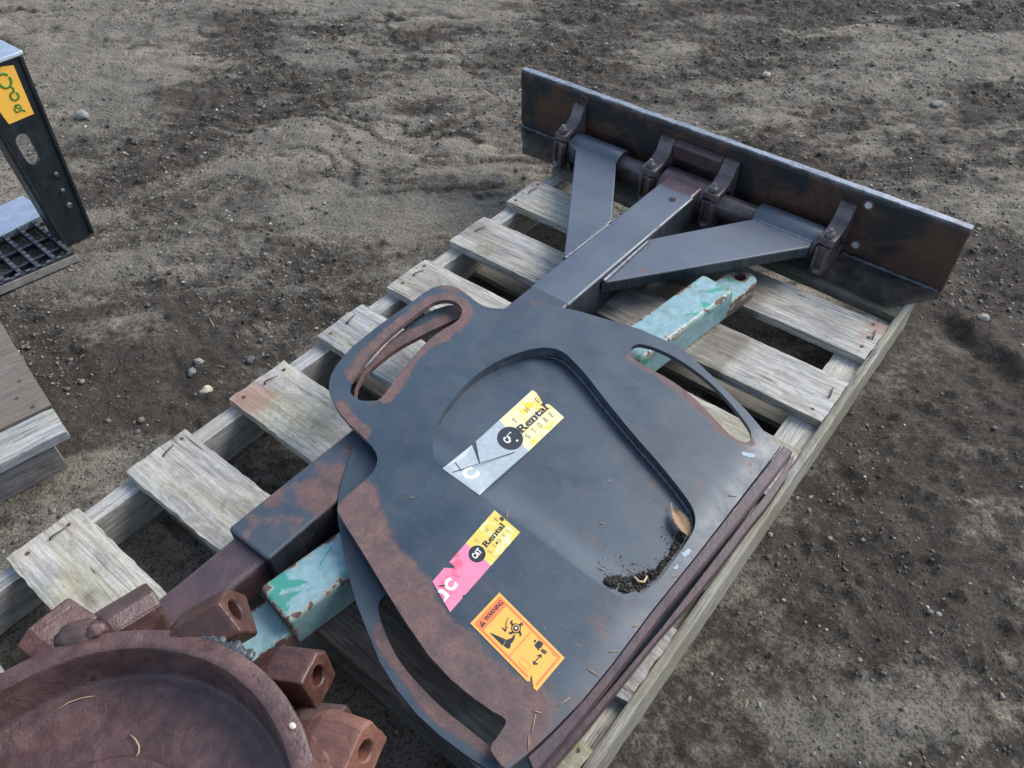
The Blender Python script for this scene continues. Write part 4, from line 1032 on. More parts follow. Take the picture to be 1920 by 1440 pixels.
# ------------------------------------------------------------------ teal post
teal = thing('steel_post', 'chipped pale blue and mint green steel box post with a lug at each end', 'steel post', (0.58, 0.65, 0.0))
A0 = Vector((0.494, 0.090, 0)); A1 = Vector((0.660, 1.220, 0))
td = (A1 - A0).normalized(); tn = Vector((td.y, -td.x, 0)); TL = (A1 - A0).length
def T(s, w, z): return A0 + td * s + tn * w + Vector((0, 0, z))
def edge_box(name, s0, s1, hw, z0, z1, taper=0.0, parent=None, bev=0.008, n=90, m=8):
    prof = []
    k = bev
    def arc(cx, cz, a0, a1):
        return [(cx + k * math.cos(a), cz + k * math.sin(a)) for a in np.linspace(a0, a1, 4)]
    prof += arc(hw - k, z1 - k, 0, math.pi / 2)
    prof += [(hw - k - (2 * hw - 2 * k) * i / m, z1) for i in range(1, m)]
    prof += arc(-hw + k, z1 - k, math.pi / 2, math.pi)
    prof += [(-hw, z1 - k - (z1 - z0 - 2 * k) * i / 4) for i in range(1, 4)]
    prof += arc(-hw + k, z0 + k, math.pi, 1.5 * math.pi)
    prof += arc(hw - k, z0 + k, 1.5 * math.pi, 2 * math.pi)
    prof += [(hw, z0 + k + (z1 - z0 - 2 * k) * i / 4) for i in range(1, 4)]
    np_ = len(prof)
    verts, ev = [], []
    S = [s0, s0 + 0.003] + [s0 + 0.006 + (s1 - s0 - 0.012) * i / n for i in range(n + 1)] + [s1 - 0.003, s1]
    zc = (z0 + z1) / 2
    for i, s in enumerate(S):
        sh = 0.93 if i in (0, len(S) - 1) else (0.98 if i in (1, len(S) - 2) else 1.0)
        for (w, z) in prof:
            verts.append(T(s, w * sh, zc + (z - zc) * sh))
            e = max(0, 1 - min(abs(abs(w) - hw), 1) / 0.016) * max(0, 1 - abs(z - z1) / 0.016)
            e = max(e, max(0, 1 - min(s - s0, s1 - s) / 0.022), 0.8 * max(0, 1 - (z - z0) / 0.012))
            ev.append(e)
    faces = []
    for i in range(len(S) - 1):
        for j in range(np_):
            faces.append((i * np_ + j, i * np_ + (j + 1) % np_, (i + 1) * np_ + (j + 1) % np_, (i + 1) * np_ + j))
    faces.append(tuple(range(np_ - 1, -1, -1))); faces.append(tuple((len(S) - 1) * np_ + j for j in range(np_)))
    o = from_py(name, verts, faces, M['teal'], parent)
    bm_ = bmesh.new(); bm_.from_mesh(o.data); bmesh.ops.recalc_face_normals(bm_, faces=bm_.faces); bm_.to_mesh(o.data); bm_.free()
    at_ = o.data.attributes.new('wear', 'FLOAT', 'POINT'); at_.data.foreach_set('value', ev)
    return o
edge_box('box_body', 0.0, TL, 0.043, 0.002, 0.080, parent=teal)
def lug(pts, hole, zt, th):
    out2 = [tuple(T(s, w, 0)[:2]) for s, w in pts]
    area = sum(out2[i][0] * out2[(i + 1) % len(out2)][1] - out2[(i + 1) % len(out2)][0] * out2[i][1] for i in range(len(out2)))
    if area < 0: out2 = out2[::-1]
    holes = []
    if hole:
        hs, hw_, hr = hole
        holes = [[tuple(T(hs + hr * math.cos(a), hw_ + hr * math.sin(a), 0)[:2]) for a in np.linspace(0, 2 * math.pi, 20, endpoint=False)]]
    def edge(x, y):
        e = max(0.0, 1 - seg_dist((x, y), out2) / 0.010)
        if holes: e = max(e, 1.6 * max(0.0, 1 - seg_dist((x, y), holes[0]) / 0.010))
        return e
    return plate('lug', out2, holes, lambda x, y: zt, th, 0.010, M['teal'], teal, dict(wear=edge))
far_l = [(TL - 0.003, -0.030), (TL - 0.003, 0.041)]
arc_ = [(TL + 0.090 + 0.034 * math.cos(a), 0.0055 + 0.0355 * math.sin(a)) for a in np.linspace(math.pi / 2, -math.pi / 2, 14)]
lug(far_l + arc_, (TL + 0.095, -0.001, 0.0145), 0.042, 0.039)
lug([(-0.24, -0.036), (-0.24, 0.040), (0.004, 0.040), (0.004, -0.036)], None, 0.046, 0.042)

# ------------------------------------------------------------------ guard shields
RIMT = np.array(TOP_RIM); RIMS = np.array(SEC_RIM)
def top_surf(x, y):
    d = seg_dist((x, y), RIMT, False)
    k = max(0.0, 1 - d / 0.055)
    z = top_z(x) - 0.006 * k * k
    return z + 0.0006 * mnoise.noise(Vector((x * 7, y * 7, 0)))
def sec_surf(x, y):
    d = seg_dist((x, y), RIMS, False)
    k = max(0.0, 1 - d / 0.05)
    return sec_z(x) - 0.034 * k * k
top_sh = thing('guard_shield', 'grey steel guard shield with three stickers, uppermost of the two stacked shields', 'shield', (0.65, 0.5, 0.12), 'steel guard shields')
sec_sh = thing('guard_shield', 'dark grey steel guard shield mostly hidden under the stickered one', 'shield', (0.65, 0.5, 0.09), 'steel guard shields')

slotL = smooth_poly(TOP_SLOT_L, 1); slotR = smooth_poly(TOP_SLOT_R, 1)
hingeA, hingeB = HINGE
cut_curve = CUT
cut_hole = CUT
LLE = [(0.4658, 0.2679), (0.499, 0.2461), (0.5874, 0.2189), (0.699, 0.1843), (0.8032, 0.1638), (0.8777, 0.1669), (0.897, 0.1695)]
def rust_top(x, y):
    n = mnoise.noise(Vector((x * 16, y * 16, 2.0))) * 0.5 + mnoise.noise(Vector((x * 50, y * 50, 7.0))) * 0.25
    v = 0.0
    d = seg_dist((x, y), LLE, False)
    v = max(v, 1.25 * (1 - d / (0.085 + 0.02 * n)))
    if x > 0.80 and y < 0.25: v = max(v, 1.0 * (1 - math.hypot((x - 0.90) / 0.085, (y - 0.165) / 0.10)) + 0.3 * n)
    d = seg_dist((x, y), TOP_SLOT_L)
    v = max(v, (0.9 + 0.35 * n) * (1 - d / (0.034 + 0.014 * n)) if y > 0.47 else 0.3 * (1 - d / 0.03))
    d = seg_dist((x, y), TOP_SLOT_R[13:])
    v = max(v, 0.62 * (1 - d / 0.03) + 0.25 * n)
    d = seg_dist((x, y), [(0.238, 0.785), (0.262, 0.793)], False)
    v = max(v, 0.8 * (1 - d / 0.022))
    d = seg_dist((x, y), [(0.31, 0.407), (0.385, 0.393)], False)
    v = max(v, 0.95 * (1 - d / 0.030) + 0.35 * n)
    if x > 0.88: v = max(v, 0.20 + 0.62 * n)
    v = max(v, 0.10 + 0.3 * n)
    return max(0.0, min(1.0, v))
plate('plate', TOP_OUT, [slotL, slotR, cut_hole], top_surf, 0.010, 0.013, M['slate'], top_sh, dict(rust=rust_top))
# recessed, bent-down centre panel
hA, hB = Vector((*hingeA, 0)), Vector((*hingeB, 0))
hx = (hB - hA).normalized(); hn = Vector((-hx.y, hx.x, 0))
def floor_z(x, y):
    d = (Vector((x, y, 0)) - hA).dot(hn)
    t_ = min(1.0, max(0.0, d / 0.05))
    return top_z(x) - (0.008 * t_ * t_ * (3 - 2 * t_) + 0.018 * max(0.0, d) / FLOOR_D[1])
def rust_floor(x, y):
    n = mnoise.noise(Vector((x * 22, y * 22, 9.0)))
    return max(0.0, 0.12 + 0.3 * n)
def grow(poly, g):
    P = np.array(poly); c = P.mean(0)
    return [tuple(c + (p - c) * (1 + g)) for p in P]
panel_out = [p if (Vector((*p, 0)) - hA).dot(hn) > 0.012 else p for p in CUT]
plate('recessed_panel', panel_out, [], lambda x, y: floor_z(x, y) - 0.0005, 0.006, 0.014, M['slate'], top_sh, dict(rust=rust_floor))
# skirt joining plate and panel (welded inside edge)
vv, ff = [], []
for (x, y) in CUT:
    cx, cy = 0.70, 0.58
    g = Vector((x - cx, y - cy)).normalized() * 0.0006
    vv.append((x + g.x, y + g.y, top_surf(x, y) - 0.0012)); vv.append((x + g.x, y + g.y, floor_z(x, y) - 0.004))
    vv.append((x + g.x * 9, y + g.y * 9, top_surf(x, y) - 0.0105 if False else floor_z(x, y) - 0.004)); 
n = len(CUT)
for i in range(n - 1):
    ff.append((3 * i, 3 * i + 1, 3 * i + 4, 3 * i + 3))
skirt = from_py('recess_wall', vv, ff, M['weld'], top_sh)
sm = skirt.modifiers.new('solid', 'SOLIDIFY'); sm.thickness = 0.0025; sm.offset = -1
wl_pts = [(x + (0.70 - x) * 0.012, y + (0.58 - y) * 0.012, floor_z(x, y) + 0.0022) for x, y in CUT[19:44]]
bm = bmesh.new()
dense = []
for a, b in zip(wl_pts, wl_pts[1:]):
    a, b = Vector(a), Vector(b); k = max(2, int((b - a).length / 0.004))
    dense += [a.lerp(b, i / k) for i in range(k)]
bm_tube(bm, dense, [0.0042 * min(1, (i + 1) / 12) * min(1, (len(dense) - i) / 12) * (1 + 0.25 * math.sin(i * 1.6) + random.uniform(-.15, .15)) for i in range(len(dense))], 7)
from_bm('weld_bead', bm, M['weld'], top_sh)
# rolled rim bars
def rim_bar(I, O, zt, h, mat, parent, drop=0.0):
    n = min(len(I), len(O))
    def resample(P, k=26):
        P = np.array(P); s = np.r_[0, np.cumsum(np.hypot(*np.diff(P, axis=0).T))]; t_ = np.linspace(0, s[-1], k)
        return np.stack([np.interp(t_, s, P[:, 0]), np.interp(t_, s, P[:, 1])], 1)
    a, b = resample(I), resample(O)
    verts, faces = [], []
    for p, q in zip(a, b):
        e = 0.0015
        p2, q2 = p + (q - p) * 0.08, q + (p - q) * 0.08
        verts += [(p[0], p[1], zt - h), (p[0], p[1], zt - e), (p2[0], p2[1], zt), (q2[0], q2[1], zt), (q[0], q[1], zt - e), (q[0], q[1], zt - h)]
    m = len(a)
    for i in range(m - 1):
        for j in range(6):
            faces.append((6 * i + j, 6 * i + (j + 1) % 6, 6 * i + 6 + (j + 1) % 6, 6 * i + 6 + j))
    faces.append(tuple(range(5, -1, -1))); faces.append(tuple(6 * (m - 1) + j for j in range(6)))
    o = from_py('rim_bar', verts, faces, mat, parent)
    bm_ = bmesh.new(); bm_.from_mesh(o.data); bmesh.ops.recalc_face_normals(bm_, faces=bm_.faces); bm_.to_mesh(o.data); bm_.free()
    return o
rim_bar(BAR1_I, BAR1_O, 0.094, 0.022, M['rust_bar'], top_sh)
rim_bar(BAR2_I, BAR2_O, 0.066, 0.020, M['rust_bar'], sec_sh)
secA = smooth_poly(SEC_SLOT_A, 1); secB = smooth_poly(SEC_SLOT_B, 1)
def rust_sec(x, y):
    n = mnoise.noise(Vector((x * 14, y * 14, 4.0)))
    v = 0.12 + 0.3 * n
    d = seg_dist((x, y), SEC_SLOT_B); v = max(v, 1.1 * (1 - d / 0.045))
    if x > 0.66: 
        d = seg_dist((x, y), SEC_SLOT_A); v = max(v, 0.95 * (1 - d / 0.03) + 0.3 * n)
    return max(0.0, min(1.0, v))
plate('plate', SEC_OUT, [secA, secB], sec_surf, 0.010, 0.015, M['slate'], sec_sh, dict(rust=rust_sec))
# pale paint chips on the top shield
for (x, y, a, L) in ((0.945, 0.795, 0.5, 0.014), (0.958, 0.555, 1.35, 0.010), (0.9585, 0.522, 1.4, 0.006)):
    d_ = Vector((math.cos(a), math.sin(a))); e_ = Vector((-d_.y, d_.x)) * 0.4
    ring = [(x + (d_.x * i + e_.x * j) * L * random.uniform(.7, 1), y + (d_.y * i + e_.y * j) * L * random.uniform(.7, 1)) for i, j in ((-1, -1), (0, -1.2), (1, -.8), (1, 1), (0, .8), (-1, 1))]
    from_py('paint_chip', [(p[0], p[1], top_surf(*p) + 0.0005) for p in ring], [tuple(range(6))], M['blue_chip'], top_sh)

# ------------------------------------------------------------------ stickers
class Sticker:
    """maps sticker coordinates (s along, t across) to the surface"""
    def __init__(self, c, lift=0.0006, surf=None):
        self.surf = surf
        self.BL, self.BR, self.TL, self.TR = (Vector(q) for q in c)
        self.lift = lift
    def p(self, s, t, k=0):
        q = self.BL.lerp(self.BR, s).lerp(self.TL.lerp(self.TR, s), t)
        if self.surf: q.z = self.surf(q.x, q.y)
        return q + Vector((0, 0, self.lift + 0.00025 * k))
def glyphs(text, bold=0.0, shear=0.0, space=1.0):
    cu = bpy.data.curves.new('txt', 'FONT'); cu.body = text; cu.offset = bold; cu.shear = shear; cu.space_character = space
    cu.resolution_u = 3
    ob = bpy.data.objects.new('txt', cu); COL.objects.link(ob)
    dg = bpy.context.evaluated_depsgraph_get(); dg.update()
    m_ = bpy.data.meshes.new_from_object(ob.evaluated_get(dg))
    v = np.array([q.co[:2] for q in m_.vertices]); f = [tuple(p.vertices) for p in m_.polygons]
    bpy.data.objects.remove(ob); bpy.data.curves.remove(cu); bpy.data.meshes.remove(m_)
    v = v - v.min(0); ext = v.max(0)
    return v / ext, f, ext[0] / ext[1]
class Print:
    def __init__(self, st): self.st = st; self.v = []; self.f = []; self.m = []; self.mats = []
    def mi(self, mat):
        if mat not in self.mats: self.mats.append(mat)
        return self.mats.index(mat)
    def base(self, pts, mat, asp):
        v, tris = sheet([(s * asp, t) for s, t in pts] if sum((pts[i][0] * pts[(i + 1) % len(pts)][1] - pts[(i + 1) % len(pts)][0] * pts[i][1]) for i in range(len(pts))) > 0 else [(s * asp, t) for s, t in pts][::-1], [], 0.09)
        b = len(self.v); self.v += [self.st.p(s / asp, t, 0) for s, t in v]
        for t3 in tris: self.f.append(tuple(b + i for i in t3)); self.m.append(self.mi(mat))
    def poly(self, pts, mat, k=1, cut=None):
        b = len(self.v); self.v += [self.st.p(s, t, k) for s, t in pts]
        tris = geometry.tessellate_polygon([[Vector((s, t, 0)) for s, t in pts]])
        for t3 in tris:
            self.f.append(tuple(b + i for i in t3)); self.m.append(self.mi(mat))
    def text(self, txt, s0, s1, t0, t1, mat, k=2, bold=0.0, slant=0.0, space=1.0):
        v, f, _ = glyphs(txt, bold, slant, space); b = len(self.v)
        for x, y in v: self.v.append(self.st.p(s0 + (s1 - s0) * x, t0 + (t1 - t0) * y, k))
        for q in f: self.f.append(tuple(b + i for i in q)); self.m.append(self.mi(mat))
    def line(self, a, b, w, mat, k=2, asp=1.0):
        # w in s units; asp = length/height ratio of the sticker so that strokes stay even
        dx, dy = (b[0] - a[0]) * asp, b[1] - a[1]; L = math.hypot(dx, dy) or 1
        nx_, ny_ = -dy / L * w * 0.5, dx / L * w * 0.5
        self.poly([(a[0] + nx_ / asp, a[1] + ny_), (a[0] - nx_ / asp, a[1] - ny_), (b[0] - nx_ / asp, b[1] - ny_), (b[0] + nx_ / asp, b[1] + ny_)], mat, k)
    def build(self, name, parent):
        o = from_py(name, self.v, self.f, self.mats, parent, fmat=self.m)
        bm_ = bmesh.new(); bm_.from_mesh(o.data)
        for f in bm_.faces:
            f.normal_update()
            if f.normal.z < 0: f.normal_flip()
        bm_.to_mesh(o.data); bm_.free()
        return o
def circle_pts(c, r, asp, n=32): return [(c[0] + r / asp * math.cos(a), c[1] + r * math.sin(a)) for a in np.linspace(0, 2 * math.pi, n, endpoint=False)]

def serif_word(pr, s0, s1, tb, h, mat):
    """'Rental' as bold roman letters with slab serifs."""
    pr.text('Rental', s0, s1, tb, tb + h, mat, 2, 0.022)
    W_ = s1 - s0
    for x0, x1, yb in ((0.00, 0.10, 0.0), (0.00, 0.06, 1.0), (0.15, 0.235, 0.0), (0.40, 0.475, 0.0), (0.50, 0.575, 0.0), (0.40, 0.44, 0.70), (0.93, 1.015, 0.0), (0.93, 0.97, 1.0)):
        pr.poly([(s0 + W_ * (x0 - .012), tb + h * yb - (0.0 if yb == 0 else 0.11 * h)), (s0 + W_ * (x1 + .012), tb + h * yb - (0.0 if yb == 0 else 0.11 * h)),
                 (s0 + W_ * (x1 + .012), tb + h * yb + (0.11 * h if yb == 0 else 0.0)), (s0 + W_ * (x0 - .012), tb + h * yb + (0.11 * h if yb == 0 else 0.0))], mat, 2)

# first sticker: white and flaking yellow, in the recess
st1 = Sticker(STK1, 0.0011, floor_z); asp1 = 2.95
pr = Print(st1)
pr.base([(0.0, 0.0), (0.555, 0.0), (0.592, 1.0), (0.335, 1.0), (0.318, 0.93), (0.222, 0.56), (0.214, 0.57), (0.29, 0.97), (0.296, 1.0), (0.0, 1.0)], M['s_white'], asp1)
pr.base([(0.555, 0.0), (1.0, 0.0), (0.992, 0.45), (0.975, 0.52), (0.945, 0.50), (0.972, 0.74), (0.985, 0.9), (0.975, 1.0), (0.592, 1.0)], M['s_yellow1'], asp1)
s1o = pr.build('sticker', top_sh); s1o['label'] = 'torn white and yellow rental sticker inside the recess'
pr = Print(st1)
pr.poly(circle_pts((0.536, 0.507), 0.295, asp1), M['s_ink'], 1)
pr.text('CAT', 0.485, 0.578, 0.44, 0.62, M['s_letter'], 2, 0.03)
pr.poly([(0.532, 0.43), (0.56, 0.40), (0.58, 0.50), (0.565, 0.62), (0.545, 0.56)], M['s_ink'], 3)
pr.poly([(0.548, 0.34), (0.566, 0.33), (0.568, 0.37), (0.552, 0.38)], M['s_letter'], 3)
pr.build('emblem', s1o); pr = Print(st1)
serif_word(pr, 0.638, 0.955, 0.395, 0.20, M['s_ink'])
for ch, s in (('T', 0.675), ('H', 0.815), ('E', 0.945)): pr.text(ch, s - 0.014, s + 0.014, 0.66, 0.80, M['s_thin'], 2, -0.012)
for ch, s in (('S', 0.648), ('T', 0.722), ('O', 0.794), ('R', 0.866), ('E', 0.936)): pr.text(ch, s - 0.012, s + 0.012, 0.19, 0.33, M['s_thin'], 2, -0.012)
pr.text('C', 0.045, 0.155, 0.35, 0.68, M['s_letter'], 2, 0.05)
pr.line((0.02, 0.78), (0.47, 0.20), 0.018, M['s_ink'], 3, asp1)
pr.line((0.10, 0.93), (0.075, 0.68), 0.02, M['rust_red'], 3, asp1)
pr.build('lettering', s1o)
# second sticker: pink and yellow
st2 = Sticker(STK2, 0.0007); asp2 = 3.16
pr = Print(st2)
pr.base([(0.0, 0.0), (0.17, 0.0), (0.172, 0.03), (0.20, 0.035), (0.205, 0.0), (0.566, 0.0), (0.570, 1.0), (0.333, 1.0), (0.338, 0.80), (0.318, 0.76), (0.306, 0.82), (0.268, 1.0), (0.104, 1.0)], M['s_pink'], asp2)
pr.base([(0.566, 0.0), (1.0, 0.0), (1.0, 1.0), (0.570, 1.0)], M['s_yellow2'], asp2)
s2o = pr.build('sticker', top_sh); s2o['label'] = 'pink and yellow rental sticker below the white one'
pr = Print(st2)
pr.poly(circle_pts((0.563, 0.534), 0.255, asp2), M['s_ink'], 1)
pr.text('CAT', 0.513, 0.612, 0.45, 0.64, M['s_letter'], 2, 0.04)
pr.poly([(0.545, 0.455), (0.575, 0.455), (0.560, 0.52)], M['s_amber'], 3)
pr.build('emblem', s2o); pr = Print(st2)
serif_word(pr, 0.668, 0.945, 0.44, 0.185, M['s_ink'])
for ch, s in (('T', 0.655), ('H', 0.80), ('E', 0.945)): pr.text(ch, s - 0.012, s + 0.012, 0.72, 0.85, M['s_thin'], 2, -0.012)
for ch, s in (('S', 0.655), ('T', 0.73), ('O', 0.80), ('R', 0.868), ('E', 0.935)): pr.text(ch, s - 0.011, s + 0.011, 0.23, 0.36, M['s_thin'], 2, -0.012)
pr.build('lettering', s2o); pr = Print(st2)
pr.text('C', 0.135, 0.232, 0.33, 0.72, M['s_letter'], 2, 0.06)
pr.poly([(0.062, 0.66), (0.090, 0.68), (0.112, 0.62), (0.112, 0.32), (0.040, 0.32), (0.030, 0.34), (0.075, 0.42), (0.078, 0.52)], M['s_letter'], 2)
pr.poly([(0.100, 0.80), (0.135, 0.70), (0.165, 0.60), (0.128, 0.66)], M['s_ink'], 3)
pr.build('letter_mark', s2o); pr = Print(st2)
pr.poly([(0.965, 0.62), (0.985, 0.58), (1.0, 0.66), (0.985, 0.74), (0.97, 0.72)], M['s_ink'], 3)
pr.build('scuff_mark', s2o); pr = Print(st2)
pr.poly(circle_pts((0.768, 0.30), 0.035, asp2, 10), M['s_ink'], 3)
pr.build('scuff_mark', s2o)
# third sticker: orange warning label (t runs from foot to head, s along the reading direction)
st3 = Sticker(STK3, 0.0007); asp3 = 0.446
pr = Print(st3)
pr.base([(0, 0), (1, 0), (1, 1), (0, 1), (0, 0.137), (0.045, 0.115), (0.10, 0.135), (0.175, 0.145), (0.09, 0.095), (0.03, 0.062), (0.0, 0.045)], M['s_amber'], asp3)
s3o = pr.build('sticker', top_sh); s3o['label'] = 'orange warning sticker with cutter wheel pictogram'
pr = Print(st3)
for q in ([(0.055, 0.84), (0.945, 0.84), (0.945, 0.968), (0.055, 0.968)], [(0.055, 0.16), (0.105, 0.155), (0.105, 0.84), (0.055, 0.84)], [(0.895, 0.032), (0.945, 0.032), (0.945, 0.84), (0.895, 0.84)],
          [(0.09, 0.032), (0.895, 0.032), (0.895, 0.055), (0.09, 0.055)], [(0.105, 0.440), (0.895, 0.440), (0.895, 0.452), (0.105, 0.452)]):
    pr.poly(q, M['s_orange'], 1)
pr.text('WARNING.', 0.30, 0.92, 0.878, 0.934, M['s_ink'], 2, 0.02)
pr.poly([(0.115, 0.872), (0.255, 0.872), (0.185, 0.94)], M['s_ink'], 2)
pr.poly([(0.178, 0.882), (0.192, 0.882), (0.196, 0.918), (0.174, 0.918)], M['s_orange'], 3)
pr.poly(W_BODY, M['s_ink'], 2)
for g in W_GEARHOOK + W_STUMP + W_ARROW + W_MAN + W_DARROW: pr.poly(g, M['s_ink'], 2)
gc = np.mean(np.array(W_BODY), 0)
pr.poly(circle_pts(gc, 0.042, asp3 * 5.0 / 5.0, 20), M['s_amber'], 3)
pr.poly(circle_pts(gc, 0.032, asp3, 20), M['s_ink'], 4)
pr.poly(circle_pts(gc, 0.013, asp3, 14), M['s_letter'], 5)
for i in range(4): pr.line(W_SQ[i], W_SQ[(i + 1) % 4], 0.004, M['s_orange'], 2, asp3)
pr.poly([(0.862, 0.075), (0.872, 0.075), (0.872, 0.14), (0.862, 0.14)], M['s_thin'], 2)
pr.build('pictograms', s3o)

# ------------------------------------------------------------------ cutter wheel
WC = Vector((0.633, -0.287, 0)); WT = 0.200
wheel = thing('cutter_wheel', 'rust brown steel cutter wheel with bolt on tooth pockets at the lower left', 'cutter wheel', (WC.x, WC.y, 0.09))
prof = [(0.0, 0.126), (0.100, 0.126), (0.104, 0.139), (0.108, 0.140), (0.130, 0.140), (0.1345, 0.1395), (0.1365, 0.1375), (0.1375, 0.130), (0.160, 0.1305), (0.205, 0.131), (0.2215, 0.1315), (0.2255, 0.1345), (0.230, 0.136), (0.237, 0.1365), (0.2415, 0.138), (0.2445, 0.142), (0.2465, 0.150), (0.2535, 0.194), (0.2550, 0.1985), (0.2575, 0.2), (0.262, 0.2002), (0.277, 0.2), (0.2815, 0.198), (0.283, 0.193), (0.283, 0.100), (0.279, 0.090), (0.20, 0.0865), (0.0, 0.0865)]
NSEG = 120
vv, ff = [], []
for i in range(NSEG):
    a = 2 * math.pi * i / NSEG
    for (r, z) in prof:
        jr = 0.0012 * mnoise.noise(Vector((math.cos(a) * 9, math.sin(a) * 9, z * 40))) if r > 0.2 else 0
        vv.append((WC.x + (r + jr) * math.cos(a), WC.y + (r + jr) * math.sin(a), z + 0.0008 * mnoise.noise(Vector((math.cos(a) * r * 30, math.sin(a) * r * 30, 5)))))
m = len(prof)
for i in range(NSEG):
    k = (i + 1) % NSEG
    for j in range(m - 1): ff.append((i * m + j, k * m + j, k * m + j + 1, i * m + j + 1))
wd = from_py('wheel_body', vv, ff, M['rust_wheel'], wheel, smooth=True)
bm_ = bmesh.new(); bm_.from_mesh(wd.data); bmesh.ops.remove_doubles(bm_, verts=bm_.verts, dist=1e-5); bmesh.ops.recalc_face_normals(bm_, faces=bm_.faces)
for e in bm_.edges:
    if len(e.link_faces) == 2 and e.calc_face_angle(0) > math.radians(38): e.smooth = False
bm_.to_mesh(wd.data); bm_.free()
HOUSE = [(-0.032, -0.034), (0.032, -0.034), (0.036, 0.006), (0.004, 0.037), (-0.036, 0.006)]
BLOCK = [(-0.033, -0.033), (0.033, -0.033), (0.037, 0.016), (0.020, 0.031), (-0.035, 0.029)]
def hex_r(a, HEX):
    best = 1e9; d = (math.cos(a), math.sin(a))
    for i in range(len(HEX)):
        p, q = HEX[i], HEX[(i + 1) % len(HEX)]; ex, ey = q[0] - p[0], q[1] - p[1]
        den = d[0] * ey - d[1] * ex
        if abs(den) < 1e-9: continue
        t_ = (p[0] * ey - p[1] * ex) / den; u_ = (p[0] * d[1] - p[1] * d[0]) / den
        if t_ > 0 and -1e-6 <= u_ <= 1 + 1e-6: best = min(best, t_)
    return best
def tooth_mesh(seed):
    HEX = HOUSE if seed in (1, 3) else BLOCK
    corners = [math.atan2(q, p) for p, q in HEX]
    A_ = sorted([(k / 40.0) * 2 * math.pi - math.pi for k in range(40)] + [a + e for a in corners for e in (-0.05, 0.0, 0.05)])
    n = len(A_)
    R = [hex_r(a, HEX) for a in A_]
    R = [r * (0.975 if min(abs(a - q) for q in corners) < 0.01 else 1.0) for r, a in zip(R, A_)]
    rings = [(-0.052, 0.70, None), (-0.048, 0.76, None), (-0.030, 0.98, None), (-0.022, 1.0, None), (0.034, 1.0, None), (0.0385, 0.965, None), (0.0400, 0.90, None), (0.0400, None, 0.0160), (0.037, None, 0.0142), (-0.012, None, 0.0136)]
    v, f = [], []
    for (x, s, r) in rings:
        for k, a in enumerate(A_):
            rr = R[k] * s if s is not None else r
            j = (0.0018 * mnoise.noise(Vector((math.cos(a) * 1.4 + seed, math.sin(a) * 1.4, x * 30))) + 0.0006 * mnoise.noise(Vector((math.cos(a) * 7 + seed, math.sin(a) * 7, x * 150)))) if s is not None else 0.0005 * mnoise.noise(Vector((a * 2, seed, 0)))
            sk = 0.16 * (rr + j) * math.sin(a) if x > 0.03 else 0.0
            oy, oz = (0.0, 0.004) if r is not None else (0.0, 0.0)
            v.append((x - sk, (rr + j) * math.cos(a) + oy, (rr + j) * math.sin(a) + oz))
    for i in range(len(rings) - 1):
        for k in range(n): f.append((i * n + k, i * n + (k + 1) % n, (i + 1) * n + (k + 1) % n, (i + 1) * n + k))
    f.append(tuple(range(n - 1, -1, -1))); f.append(tuple((len(rings) - 1) * n + k for k in range(n)))
    return v, f
def tooth(angle, r, z, roll, turn, mat, sc=1.0, seed=0, pitch=0):
    v, f = tooth_mesh(seed)
    a = math.radians(angle)
    c = Vector((WC.x + r * math.cos(a), WC.y + r * math.sin(a), z))
    mtx = Matrix.Translation(c) @ Matrix.Rotation(a - math.radians(turn), 4, 'Z') @ Matrix.Rotation(math.radians(-pitch), 4, 'Y') @ Matrix.Rotation(math.radians(roll), 4, 'X') @ Matrix.Scale(sc, 4)
    o = from_py('tooth_pocket', [mtx @ Vector(p) for p in v], f, mat, wheel, loc=c)
    bm_ = bmesh.new(); bm_.from_mesh(o.data); bmesh.ops.recalc_face_normals(bm_, faces=bm_.faces); bm_.to_mesh(o.data); bm_.free()
    return o
tooth(153, 0.318, 0.172, -20, 52, M['rust_red'], 0.98, 1, -14)
tooth(137.5, 0.322, 0.140, 62, 50, M['rust_wheel'], 1.05, 2, -12)
tooth(113, 0.306, 0.184, 8, 50, M['rust_red'], 1.02, 3, 16)
tooth(88.5, 0.314, 0.146, -14, 62, M['rust_red'], 0.92, 4, 10)
tooth(64, 0.318, 0.176, 4, 46, M['rust_orange'], 0.92, 5, 12)  # orange light on the nearest pocket, put into its rust colour
tooth(75, 0.300, 0.112, 4, 40, M['rust_wheel'], 0.85, 6)
for k, an in enumerate((39, 14, -11, -36, -61, -86, -111, -136, 178, 203)):
    tooth(an, 0.316, 0.176 if k % 2 else 0.144, 5, 50, M['rust_red'], 1.0, 10 + k)
# weld blobs; the orange one paints the lit rim by the nearest pocket
def weld_patch(an, r, z, size, mat, seed):
    bm = bmesh.new(); bmesh.ops.create_icosphere(bm, subdivisions=3, radius=1.0)
    a = math.radians(an)
    for v in bm.verts:
        k = 1 + 0.35 * mnoise.noise(v.co * 2.6 + Vector((seed, 0, 0)))
        q = v.co * k
        x, y, zz = q.x * size[0], q.y * size[1], q.z * size[2]
        v.co = Vector((WC.x + (r + x) * math.cos(a) - y * math.sin(a), WC.y + (r + x) * math.sin(a) + y * math.cos(a), z + zz))
    return from_bm('weld_blob', bm, mat, wheel, smooth=True)
weld_patch(147, 0.292, 0.197, (0.018, 0.030, 0.012), M['rust_wheel'], 1)
weld_patch(142, 0.288, 0.199, (0.012, 0.014, 0.012), M['rust_wheel'], 2)
weld_patch(57, 0.292, 0.187, (0.028, 0.050, 0.016), M['rust_orange'], 4)  # orange-lit rim area, put in as a coloured blob
rw = random.Random(3)
